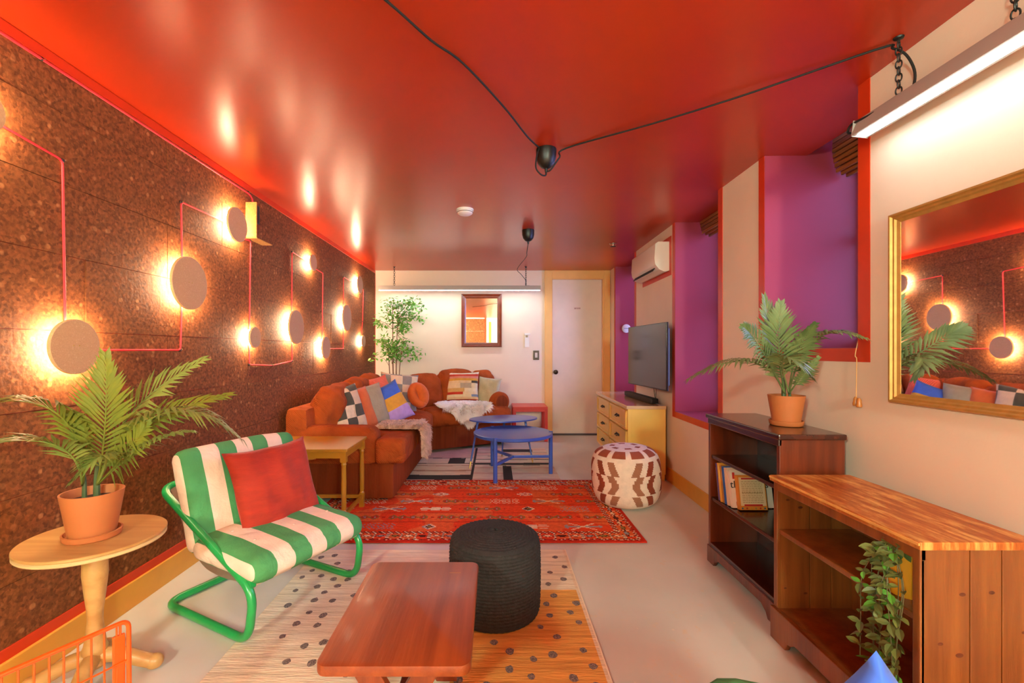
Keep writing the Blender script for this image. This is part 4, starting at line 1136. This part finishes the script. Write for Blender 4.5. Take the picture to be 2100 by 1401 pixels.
for k in range(4):
    a = .35+k*PI/2; dx, dy = math.cos(a), math.sin(a); c0 = V((-1.385, 1.576, 0))
    bm = new(); tube(bm, catmull([c0+V((dx*.01, dy*.01, .085)), c0+V((dx*.07, dy*.07, .075)), c0+V((dx*.13, dy*.13, .045)), c0+V((dx*.165, dy*.165, .028)), c0+V((dx*.185, dy*.185, .027))], 5), lambda t: .026-.004*t, 14); f_ = obj('foot', bm, M_birch, pt_)
    bm = new(); q = c0+V((dx*.172, dy*.172, .0262)); bmesh.ops.create_uvsphere(bm, u_segments=16, v_segments=10, radius=.0262, matrix=T(*q) @ RZ(a) @ Matrix.Diagonal((1.1, 1, 1, 1))); obj('foot_pad', bm, M_birch, f_)

# ------------------------------------------------------------------ yellow dresser and soundbar
M_dress = mat('buttercream_lacquer', '#efc260', .33, coat=.25, vary=.06, vscale=4)
M_dtop = mat('dresser_top_gloss', '#dcb684', .16, spec=.7, coat=.5, vary=.04)
MD = T(1.158, 3.965, 0) @ RZ(-.035)       # local x depth, y length
dl, dd, dh = 1.39, .33, .662
ds = thing('dresser', 'glossy yellow dresser with dark pulls under the television', 'dresser', MD @ V((dd/2, dl/2, 0)), -.035)
obj('carcass', B(.012, dd, .008, dl-.008, .06, dh-.03, MD), M_dress, ds, smooth=False, bev=.004)
obj('plinth', B(.03, dd, .03, dl-.03, 0, .06, MD), M_dress, ds, smooth=False, bev=.003)
obj('top', B(-.012, dd, -.006, dl+.006, dh-.03, dh, MD), M_dtop, ds, smooth=False, bev=.006)
obj('side_panel', B(.0, .03, .0, .012, .0, dh-.03, MD), M_dress, ds, smooth=False, bev=.003)
M_pull = mat('dark_pull', '#2b1b12', .35, metal=.7)
for c in range(2):
    for r in range(3):
        y0, y1 = .03+c*.67, .03+c*.67+.65; z0, z1 = .085+r*.182, .085+r*.182+.168
        d = obj('drawer', B(-.004, .02, y0, y1, z0, z1, MD), M_dress, ds, smooth=False, bev=.004)
        for (a, b, cc, dd_) in ((y0, y1, z1-.022, z1), (y0, y1, z0, z0+.022), (y0, y0+.03, z0, z1), (y1-.03, y1, z0, z1)):
            obj('drawer_moulding', B(-.014, -.003, a, b, cc, dd_, MD), M_dress, d, smooth=False, bev=.003)
        ym, zm = (y0+y1)/2, (z0+z1)/2
        bm = new(); box(bm, -.009, -.004, ym-.06, ym+.06, zm-.008, zm+.012, MD)
        tube(bm, fillet([MD @ V((-.006, ym-.045, zm+.004)), MD @ V((-.026, ym-.04, zm-.006)), MD @ V((-.026, ym+.04, zm-.006)), MD @ V((-.006, ym+.045, zm+.004))], .01, 4), .005, 8)
        obj('pull', bm, M_pull, d, label='dark metal drawer pull')
sb = thing('soundbar', 'dark grey soundbar lying on the yellow dresser', 'soundbar', (1.44, 4.4, dh))
MS = T(1.40, 4.09, dh) @ RZ(.02)
bm = new(); box(bm, 0, .07, 0, .78, .002, .052, MS); obj('body', bm, mat('speaker_cloth', '#3a3028', .8, vary=.15, vscale=90), sb, bev=.014)
obj('end_cap', B(.002, .068, -.008, .012, .004, .05, MS), M_black, sb, smooth=False, bev=.008)
obj('end_cap', B(.002, .068, .77, .788, .004, .05, MS), M_black, sb, smooth=False, bev=.008)

# ------------------------------------------------------------------ dark bookcase
M_mah = wood('dark_mahogany', '#4a1c0e', '#34110a', .26, 'y', 4, .5)
M_mahs = wood('dark_mahogany_side', '#6e2c12', '#54200d', .3, 'z', 4, .4)
bx0, bx1, by0, by1, bz = 1.165, 1.432, 1.862, 2.482, .80
bc = thing('bookcase', 'dark mahogany bookcase holding a row of books and a palm', 'bookcase', ((bx0+bx1)/2, (by0+by1)/2, 0))
obj('top', B(bx0-.012, bx1, by0-.014, by1+.012, bz-.024, bz), M_mah, bc, smooth=False, bev=.006)
obj('cornice', B(bx0-.004, bx0+.012, by0, by1, bz-.052, bz-.022), M_mah, bc, smooth=False, bev=.004)
for y in (by0, by1-.02): obj('side_panel', B(bx0, bx1, y, y+.02, .02, bz-.024), M_mahs, bc, smooth=False, bev=.002)
obj('back_panel', B(bx1-.012, bx1-.002, by0+.02, by1-.02, .08, bz-.024), M_mah, bc, smooth=False)
for z in (.562, .335): 
    obj('shelf', B(bx0+.006, bx1-.012, by0+.02, by1-.02, z, z+.018), M_mah, bc, smooth=False, bev=.003)
obj('bottom_shelf', B(bx0, bx1-.012, by0+.02, by1-.02, .085, .108), M_mah, bc, smooth=False, bev=.003)
pk = [(by0, .0), (by0+.07, .0), (by0+.085, .025), (by0+.12, .045), (by1-.12, .045), (by1-.085, .025), (by1-.07, .0), (by1, .0), (by1, .09), (by0, .09)]
Myz = Matrix(((0, 0, 1, 0), (1, 0, 0, 0), (0, 1, 0, 0), (0, 0, 0, 1)))
bm = new(); prism(bm, pk, bx0-.008, bx0+.010, Myz); obj('plinth', bm, M_mahs, bc, smooth=False, bev=.003)
for y in (by0, by1-.02): obj('foot', B(bx0+.01, bx1, y, y+.02, 0, .03), M_mahs, bc, smooth=False)
# books
zb = .3535
def book(label, y, t, h, dpt, col, x0, pages=True, lean_=.20, extra=None):
    Mx = T(x0, y, zb) @ Matrix.Rotation(-lean_, 4, 'X')
    b = thing('book', label, 'book', Mx @ V((dpt/2, -t/2, 0)), 0, 'books on the middle shelf of the dark bookcase')
    m = mat('cover_'+col, col, .45)
    bm = new(); box(bm, 0, .003, -t, 0, 0, h, Mx); obj('spine', bm, m, b, smooth=False, bev=.001)
    for k in (0, 1):
        yy = -t if k else -.0025; obj('cover', B(.001, dpt, yy, yy+.0025, 0, h, Mx), m, b, smooth=False)
    obj('page_block', B(.003, dpt-.004, -t+.0025, -.0025, .003, h-.003, Mx), mat('paper', '#e6d2b4', .8), b, smooth=False)
    return b, Mx
y = 2.412
B_ = [('thin pink paperback at the far end of the book row', .012, .165, .12, '#c98c7c', 1.185),
      ('purple-blue spined book near the far end of the row', .022, .19, .13, '#4a3f94', 1.180),
      ('yellow spined book next to the purple-blue one', .015, .197, .14, '#e3a23a', 1.176),
      ('ochre orange spined book between the yellow and the blue book', .016, .19, .14, '#b9742a', 1.180),
      ('blue book leaning between the orange and the cream book', .018, .188, .13, '#1f5aa8', 1.182),
      ('thick cream spined book beside the blue one', .03, .187, .14, '#e3bfa0', 1.184),
      ('wide white book with large dark title letters behind the front book', .02, .182, .205, '#e6cbb4', 1.186)]
for lb, t, h, dp, col, x0 in B_:
    bk_, Mx = book(lb, y, t, h, dp, col, x0); zq = 0
    if col == '#e6cbb4':
        Mt_ = Mx @ T(.018, -t-.0006, .112) @ Matrix.Rotation(PI/2, 4, 'X'); obj('print', text_bm('th', .05, Mt_), mat('ink_black', '#241a18', .6), bk_, smooth=False)
        Mt_ = Mx @ T(.180, -t-.0006, .112) @ Matrix.Rotation(PI/2, 4, 'X'); obj('print', text_bm('s', .05, Mt_), MATS['ink_black'], bk_, smooth=False)
        obj('print', B(.012, .024, -t-.001, -t, .140, .172, Mx), mat('ink_red', '#c0271c', .6), bk_, smooth=False)
        obj('print', B(.02, .03, -t-.001, -t, .012, .03, Mx), MATS['ink_red'], bk_, smooth=False)
    y -= t*1.03+.0015
bk_, Mx = book('cream book with orange edges standing in front, cover facing the camera', y-.004, .028, .165, .135, '#d9812a', 1.205)
t = .028
obj('cover_panel', B(.006, .130, -t-.001, -t, .02, .155, Mx), mat('cover_cream', '#e2c193', .6), bk_, smooth=False)
obj('print', B(.018, .112, -t-.0016, -t-.0005, .145, .153, Mx), MATS['ink_red'], bk_, smooth=False)
obj('print', B(.022, .112, -t-.0016, -t-.0005, .018, .027, Mx), MATS['ink_red'], bk_, smooth=False)
rb = random.Random(5); bm = new()
for k in range(13):
    z = .137-k*.0083; big = k in (6,)
    x = .016
    while x < .115:
        w_ = rb.uniform(.006, .016); box(bm, x, min(x+w_, .118), -t-.0014, -t-.0005, z-(.0075 if big else .003), z, Mx); x += w_+.003
obj('print_lines', bm, mat('ink_tan', '#b08a5c', .7), bk_, smooth=False)
for k, col in enumerate(('#2b5f6e', '#c0271c', '#c9902a', '#8a8a4a', '#c0271c', '#2b5f6e')):
    bm = new(); lathe(bm, [(0, 0), (.0045, 0), (0, .0006)], 12, Mx @ T(.012+k*.022, -t-.0004, .008) @ Matrix.Rotation(PI/2, 4, 'X')); obj('print_dot', bm, mat('dot_'+col, col, .6), bk_)

# ------------------------------------------------------------------ pine bookcase with worn top
M_pine = wood('pine_plank', '#92501e', '#763b15', .38, 'z', 2.6, .25)
M_pinet = None
def worn_top():
    m = bpy.data.materials.new('worn_pine_top'); m.use_nodes = True; N = NT(m); b = N.n['Principled BSDF']
    tc = N.add('ShaderNodeTexCoord'); mp = N.add('ShaderNodeMapping', i_Scale=(9, 1.6, 1)); mp.inputs['Rotation'].default_value = (0, 0, .5); N.link(tc.outputs['Object'], mp.inputs[0])
    n1 = N.add('ShaderNodeTexNoise', i_Scale=3.0, i_Detail=8.0, i_Roughness=.7, i_Vector=mp.outputs[0])
    r = N.add('ShaderNodeValToRGB', i_0=n1.outputs[0]); e = r.color_ramp.elements
    e[0].position = .36; e[0].color = (*lin('#9a4312'), 1); e[1].position = .62; e[1].color = (*lin('#e0a255'), 1)
    x = r.color_ramp.elements.new(.49); x.color = (*lin('#b9611f'), 1)
    N.link(r.outputs[0], b.inputs['Base Color']); b.inputs['Roughness'].default_value = .4
    return m
M_pinet = worn_top()
M_edge = mat('worn_edge', '#e3a658', .5, vary=.2, vscale=20)
px0, px1, py0, py1, pz = 1.12, 1.425, 1.195, 1.822, .642
pb = thing('bookcase', 'pine bookcase with a worn scuffed top at the right edge', 'bookcase', ((px0+px1)/2, (py0+py1)/2, 0))
obj('top', B(px0-.014, px1+.004, py0-.012, py1+.012, pz-.022, pz), M_pinet, pb, smooth=False, bev=.004)
bm = new(); box(bm, px0-.0165, px0-.0115, py0-.010, py1+.010, pz-.010, pz-.003); obj('worn_edge', bm, M_edge, pb, smooth=False)
cuts = [px0, px0+.128, px0+.212, px1]
for y_ in (py0, py1-.02):
    for a, b in zip(cuts, cuts[1:]):
        obj('plank', B(a+(.0012 if a > px0 else -.001), b-.0012, y_, y_+.02, .0, pz-.022), M_pine, pb, smooth=False, bev=.0025)
obj('face_rail', B(px0-.004, px0+.014, py0, py1, pz-.055, pz-.022), M_pine, pb, smooth=False, bev=.003)
for y_ in (py0, py1-.022): obj('face_stile', B(px0-.004, px0+.010, y_, y_+.022, .1, pz-.05), M_pine, pb, smooth=False, bev=.003)
yy = py0+.02
while yy < py1-.03:
    y2 = min(yy+.105, py1-.02); obj('back_board', B(px1-.014, px1-.004, yy+.001, y2-.001, .08, pz-.022), M_pine, pb, smooth=False, bev=.002); yy += .105
obj('shelf', B(px0+.004, px1-.014, py0+.02, py1-.02, .418, .436), M_pine, pb, smooth=False, bev=.003)
obj('bottom_shelf', B(px0, px1-.014, py0+.02, py1-.02, .10, .122), M_pine, pb, smooth=False, bev=.003)
pk = [(py0, .0), (py0+.09, .0), (py0+.105, .03), (py0+.125, .035), (py0+.145, .05), (py1-.145, .05), (py1-.125, .035), (py1-.105, .03), (py1-.09, .0), (py1, .0), (py1, .125), (py0, .125)]
bm = new(); prism(bm, pk, px0-.018, px0+.002, Myz); obj('plinth', bm, M_pine, pb, smooth=False, bev=.003)
rk = random.Random(9); M_knot = mat('pine_knot', '#5b230c', .5, vary=.3, vscale=60)
for (x, z) in ((px0+.108, .50), (px0+.185, .505), (px0+.05, .37), (px0+.10, .34), (px0+.27, .40)):
    bm = new(); lathe(bm, [(0, 0), (rk.uniform(.005, .008), 0), (0, .0006)], 14, T(x, py0-.0002, z) @ Matrix.Rotation(PI/2, 4, 'X') @ Matrix.Diagonal((1.4, .8, 1, 1))); obj('knot', bm, M_knot, pb)
for (x, z) in ((px0+.04, .55), (px0+.09, .52), (px0+.03, .20), (px0+.11, .18)):
    bm = new(); lathe(bm, [(0, 0), (rk.uniform(.004, .007), 0), (0, .0006)], 14, T(x, py1-.0201, z) @ Matrix.Rotation(PI/2, 4, 'X') @ Matrix.Diagonal((1.4, .8, 1, 1))); obj('knot', bm, M_knot, pb)

# ------------------------------------------------------------------ potted palms
M_terra = mat('terracotta', '#bc6a36', .62, vary=.05, vscale=8, bump=.05, bscale=80)
M_soil = mat('soil', '#3a2217', .95, vary=.3, vscale=50)
def leaf_mat(name, c1, c2):
    return mat(name, c1, .45, color2=c2, vscale=11, spec=.4)
def frond(parent, base, mid, tip, width, pairs, m, seed, start=.28, lw=.007, droop=.25, face=None):
    rnd = random.Random(seed); ctrl = mid*2-(base+tip)*.5
    R = bez(base, ctrl, tip, 30); bm = new()
    tube(bm, R, lambda t: .0042*(1-.8*t), 6)
    for k in range(pairs):
        t = start+(1-start)*k/(pairs-1); i = min(int(t*30), 29)
        p = R[i].lerp(R[i+1], t*30-i); tg = (R[i+1]-R[i]).normalized()
        s0 = tg.cross(face if face else V((0, 0, 1)))
        if s0.length < .05: s0 = tg.cross(V((0, 1, .2)))
        s0.normalize(); up = s0.cross(tg)
        f = (t-start)/(1-start)
        L = width*(.55+.45*math.sin(PI*min(1, f*1.0+.12)))*(1-.45*f**3)
        for s in (-1, 1):
            dirv = (s0*s*(1-.55*f)+tg*(.62+.7*f)+up*.18).normalized()
            dirv = (dirv+V((rnd.uniform(-1, 1), rnd.uniform(-1, 1), rnd.uniform(-1, 1)))*.07).normalized()
            q1 = p+dirv*L*.5; q2 = p+dirv*L+V((0, 0, -droop*L*rnd.uniform(.6, 1.3)))
            wv = dirv.cross(up).normalized()*lw; uu = up*lw*.35
            a = [bm.verts.new(x) for x in (p-wv*.3, p+uu*.2, p+wv*.3, q1-wv, q1+uu, q1+wv, q2)]
            bm.faces.new((a[0], a[1], a[4], a[3])); bm.faces.new((a[1], a[2], a[5], a[4])); bm.faces.new((a[3], a[4], a[6])); bm.faces.new((a[4], a[5], a[6]))
    return obj('frond', bm, m, parent, recalc=False, ang=2)
def potted(label, c, r_rim, h, m1, fronds, stems):
    o = thing('potted_palm', label, 'potted plant', c, 0, 'palms in terracotta pots')
    M = T(*c); rb_ = r_rim*.74
    bm = new(); lathe(bm, [(0, .006), (rb_*1.16, .006), (rb_*1.22, .010), (rb_*1.26, .026), (rb_*1.18, .028), (rb_*1.13, .014), (0, .012)], 48, T(c[0], c[1], c[2]-.005)); obj('saucer', bm, M_terra, o)
    bm = new(); lathe(bm, [(0, .012), (rb_, .012), (r_rim, h), (r_rim*.93, h), (r_rim*.90, h-.03), (rb_*.9, .03), (0, .03)], 48, M); obj('pot', bm, M_terra, o)
    bm = new(); lathe(bm, [(0, h-.028), (r_rim*.92, h-.03), (r_rim*.5, h-.038)], 32, M, cap=False); obj('soil', bm, M_soil, o)
    for (dx, dy, hh, rr) in stems:
        bm = new(); tube(bm, [V(c)+V((dx, dy, h-.05)), V(c)+V((dx*1.0, dy, h+hh*.5)), V(c)+V((dx*1.15, dy, h+hh))], lambda t: rr*(1-.45*t), 10); obj('stem', bm, MATS.get('stem_green') or mat('stem_green', '#46552c', .5, vary=.2), o)
    for k, (b, mid, tip, wdt, pr, kw) in enumerate(fronds): frond(o, b, mid, tip, wdt, pr, m1[k % len(m1)], 100+k, **kw)
    return o
mp1 = [leaf_mat('palm_leaf_olive', '#827f28', '#66702a'), leaf_mat('palm_leaf_green', '#6a7834', '#868f42')]
c1 = (-1.385, 1.566, .501)
b1 = V((-1.365, 1.56, .68)); b2 = V((-1.415, 1.56, .68))
f1 = [(b1, P(215, 880, 1.50), P(217, 738, 1.47), .16, 26, dict(start=.18, droop=.06, face=V((.3, -1, .1)))),
      (b1, P(268, 850, 1.56), P(410, 742, 1.62), .15, 24, dict(start=.22, face=V((0, -.7, .7)))),
      (b1, P(285, 880, 1.54), P(462, 812, 1.66), .14, 24, dict(start=.25, face=V((0, -.6, .8)))),
      (b1, P(330, 850, 1.50), P(490, 898, 1.58), .13, 24, dict(start=.30, droop=.4)),
      (b2, P(125, 855, 1.44), P(-35, 828, 1.34), .14, 24, dict(start=.28, droop=.35)),
      (b2, P(118, 915, 1.42), P(-40, 915, 1.32), .12, 22, dict(start=.28, droop=.2)),
      (b2, P(172, 905, 1.50), P(140, 850, 1.46), .09, 18, dict(start=.2, face=V((0, -1, .3)))),
      (b1, P(215, 935, 1.42), P(150, 985, 1.36), .08, 18, dict(start=.3, droop=.3)),
      (b1, P(262, 925, 1.50), P(300, 868, 1.50), .11, 20, dict(start=.2, face=V((0, -1, .4)))),
      (b1, P(300, 915, 1.50), P(390, 885, 1.50), .08, 18, dict(start=.3, droop=.4))]
potted('leafy palm in a terracotta pot on the round pedestal table', c1, .088, .157, mp1, f1, [(.018, -.004, .10, .011), (-.028, 0, .07, .008)])
mp2 = [leaf_mat('palm_leaf_grey', '#6a7743', '#88955c'), leaf_mat('palm_leaf_deep', '#566a3a', '#768650')]
c2 = (1.335, 2.085, .801)
b3 = V((1.325, 2.08, .945)); b4 = V((1.345, 2.08, .945))
f2 = [(b3, P(1592, 720, 2.04), P(1568, 618, 2.02), .17, 26, dict(start=.2, droop=.08, face=V((.2, -1, .2)))),
      (b3, P(1598, 720, 2.0), P(1600, 628, 1.98), .14, 22, dict(start=.25, droop=.1, face=V((-.4, -1, .2)))),
      (b3, P(1540, 742, 2.0), P(1418, 775, 1.98), .12, 22, dict(start=.32, droop=.35)),
      (b3, P(1560, 715, 1.95), P(1525, 672, 1.9), .11, 20, dict(start=.3, face=V((.4, -1, .2)))),
      (b4, P(1668, 700, 1.98), P(1768, 692, 1.78), .11, 22, dict(start=.3, droop=.35)),
      (b4, P(1632, 735, 2.0), P(1668, 668, 1.9), .11, 20, dict(start=.3, face=V((-.3, -1, .3)))),
      (b4, P(1608, 735, 1.92), P(1662, 772, 1.84), .11, 22, dict(start=.30, droop=.25)),
      (b4, P(1642, 775, 2.0), P(1676, 735, 1.95), .06, 16, dict(start=.3, face=V((0, -1, .3))))]
potted('green palm in a terracotta pot on the dark bookcase', c2, .0755, .137, mp2, f2, [(-.012, 0, .08, .011), (.016, 0, .05, .007)])

# ------------------------------------------------------------------ trailing plant on the pine shelf
hv = thing('trailing_plant', 'trailing ivy in an orange pot spilling from the pine bookcase shelf', 'potted plant', (1.21, 1.30, .436))
bm = new(); lathe(bm, [(0, 0), (.046, 0), (.058, .125), (.053, .125), (.043, .01), (0, .012)], 32, T(1.20, 1.325, .4365)); obj('pot', bm, mat('orange_pot', '#ee9a1c', .4), hv)
bm = new(); lathe(bm, [(0, .105), (.05, .105), (.03, .107)], 20, T(1.20, 1.325, .4365), cap=False); obj('soil', bm, M_soil, hv)
lb_ = new()
q = [(0, 0, 0), (.007, .008, .002), (.0085, .017, .001), (.005, .026, -.002), (0, .033, -.005), (-.005, .026, -.002), (-.0085, .017, .001), (-.007, .008, .002)]
cv = lb_.verts.new((0, .015, -.002)); vs = [lb_.verts.new(x) for x in q]
for k in range(8): lb_.faces.new((cv, vs[k], vs[(k+1) % 8]))
leafs = []
for k, (a, b) in enumerate((('#5f6a34', '#4b552a'), ('#76803f', '#5d6a34'), ('#4f8a2c', '#6aa03c'))):
    me = bpy.data.meshes.new('leaf'); lb_.to_mesh(me); me.materials.append(leaf_mat('ivy_leaf_%d' % k, a, b)); leafs.append(me)
lb_.free()
rv = random.Random(12); iv = wm(hv).inverted()
for s in range(11):
    st = V((1.185+rv.uniform(-.03, .03), 1.315+rv.uniform(-.05, .04), .565))
    fy_ = 1.212+.011*s; fx_ = 1.088+rv.uniform(-.02, .012); zend = rv.uniform(.16, .42) if s % 3 else rv.uniform(.10, .20)
    path = catmull([st, V((1.13+rv.uniform(-.02, .01), (st.y+fy_)/2, .60+rv.uniform(-.03, .012))), V((fx_, fy_, .50)), V((fx_+rv.uniform(-.01, .01), fy_+rv.uniform(-.02, .03), (.5+zend)/2)), V((fx_, fy_+rv.uniform(-.02, .03), zend))], 7)
    bm = new(); tube(bm, path, .0013, 5); obj('vine', bm, mat('vine_stem', '#5a5230', .7), hv)
    for k in range(2, len(path)-1, 2):
        for side in (-1, 1):
            if rv.random() < .18: continue
            dr = V((rv.uniform(-1, -.1), side*rv.uniform(.4, 1), rv.uniform(-.7, .3))).normalized()
            z = V((rv.uniform(-1, 0), rv.uniform(-.8, .2), rv.uniform(.2, 1))); x = dr.cross(z).normalized(); z = x.cross(dr)
            Mx = Matrix((x, dr, z)).transposed().to_4x4(); Mx.translation = path[k]
            mesh_part('leaf', leafs[0 if rv.random() < .55 else (1 if rv.random() < .75 else 2)], iv @ Mx @ Matrix.Scale(rv.uniform(.75, 1.2), 4), hv)

# ------------------------------------------------------------------ ficus tree in the corner
tr = thing('ficus_tree', 'artificial ficus tree with bright green leaves in the far corner', 'tree', (-1.30, 5.82, 0))
bm = new(); lathe(bm, [(0, 0), (.10, 0), (.13, .24), (.12, .24), (.11, .2), (0, .2)], 32, T(-1.30, 5.82, 0)); obj('pot', bm, mat('black_pot', '#2a211d', .6), tr)
rt_ = random.Random(21); M_trunk = mat('ficus_trunk', '#7a4426', .7, vary=.25, vscale=30)
tips = []
for k, (x0, xt, zt, rr) in enumerate([(-1.34, -1.36, 1.30, .009), (-1.30, -1.30, 1.66, .012), (-1.27, -1.24, 1.55, .011), (-1.24, -1.17, 1.25, .008)]):
    pth = catmull([(x0, 5.82, .18), (x0+.01, 5.82, .6), (x0*.6+xt*.4, 5.80, .95), (xt, 5.79, zt)], 6)
    bm = new(); tube(bm, pth, lambda t, rr=rr: rr*(1-.6*t), 8); obj('trunk', bm, M_trunk, tr)
    tips.append(pth)
clus = []
for k in range(62):
    if k < 36: c = V((rt_.gauss(-1.20, .15), rt_.gauss(5.76, .11), rt_.uniform(1.38, 1.80)))
    else: c = V((rt_.gauss(-1.27, .13), rt_.gauss(5.76, .10), rt_.uniform(1.06, 1.30)))
    c.x = max(-1.56, min(-.93, c.x)); c.y = min(c.y, 6.05)
    if c.z > 1.7: c.x = min(max(c.x, -1.52), -1.05)
    clus.append(c)
bb = new()
for c in clus:
    src = min((p for t in tips for p in t if p.z > .9), key=lambda p: (p-c).length+abs(p.z-c.z+.12)*.5)
    tube(bb, catmull([src, (src+c)/2+V((0, 0, .03)), c], 4), .0022, 5)
obj('twigs', bb, M_trunk, tr, kind='stuff')
bl = new(); lm = []
for c in clus:
    for j in range(22):
        p = c+V((rt_.gauss(0, .045), rt_.gauss(0, .04), rt_.gauss(0, .03))); p.x = max(p.x, -1.56); p.y = min(p.y, 6.10)
        d = V((rt_.uniform(-1, 1), rt_.uniform(-1, .6), rt_.uniform(-.9, .5))).normalized(); s = d.cross(V((rt_.uniform(-.5, .5), -.4, 1))).normalized()*.0155; L = rt_.uniform(.04, .062)
        up = s.cross(d).normalized()*.002
        v = [bl.verts.new(x) for x in (p, p+d*L*.45+s, p+d*L, p+d*L*.45-s, p+d*L*.5-up)]
        for a, b in ((0, 1), (1, 2), (2, 3), (3, 0)): bl.faces.new((v[4], v[a], v[b]))
obj('foliage', bl, leaf_mat('ficus_leaf', '#4d9428', '#86bf4a'), tr, recalc=False, kind='stuff', ang=2)

# ------------------------------------------------------------------ orange wire cart at lower left
M_org = mat('orange_powder_coat', '#e2540f', .35, coat=.2)
wc = thing('wire_cart', 'orange wire cart in the bottom left corner', 'cart', (-.95, 1.0, 0))
pA, pB = V((-.938, 1.165, .452)), V((-1.085, .90, .452))
dAB = (pB-pA); nrm_ = V((-dAB.y, dAB.x, 0)).normalized()
if nrm_.x < 0: nrm_ = -nrm_
foot_ = V((.012, -.012, -.19)); floor_z = .16
bm = new(); tube(bm, fillet([pA+foot_*1.0+V((0, 0, -.10)), pA, pB, pB+V((0, 0, -.29))], .02, 6), .0055, 10); obj('top_rail', bm, M_org, wc)
for k in range(1, 12):
    p = pA.lerp(pB, k/12); bm = new(); tube(bm, [p, p+V((.004, -.004, -.29))], .0022, 6); obj('wire', bm, M_org, wc)
for z in (-.098, -.2, -.29):
    bm = new(); tube(bm, [pA+V((.004, -.004, z)), pB+V((.004, -.004, z))], .0024, 6); obj('wire', bm, M_org, wc)
Ms_ = T(*pA) @ RZ(math.atan2(dAB.y, dAB.x)); obj('corner_strip', B(.008, .034, -.004, .004, -.30, -.028, Ms_), M_org, wc, smooth=False, bev=.003)
bm = new(); tube(bm, [pA+(pB-pA).normalized()*.018+V((0, 0, -.03)), pA+(pB-pA).normalized()*.018], .003, 6); obj('wire', bm, M_org, wc)
# low basket floor and feet (below the frame)
for k in range(6):
    a = pA.lerp(pB, k/5)+V((0, 0, -.29)); bm = new(); tube(bm, fillet([a, a+nrm_*.22, a+nrm_*.22+V((0, 0, .09))], .02, 4), .0024, 6); obj('wire', bm, M_org, wc)
for s in (0, 1):
    a = pA.lerp(pB, s)+V((0, 0, -.29))
    for t_ in (0, .2):
        p = a+nrm_*t_; bm = new(); tube(bm, [p, V((p.x, p.y, .0))], .006, 8); obj('leg', bm, M_org, wc)
a = pA+nrm_*.22+V((0, 0, -.20)); b = pB+nrm_*.22+V((0, 0, -.20)); bm = new(); tube(bm, [a, b], .005, 8); obj('rail', bm, M_org, wc)
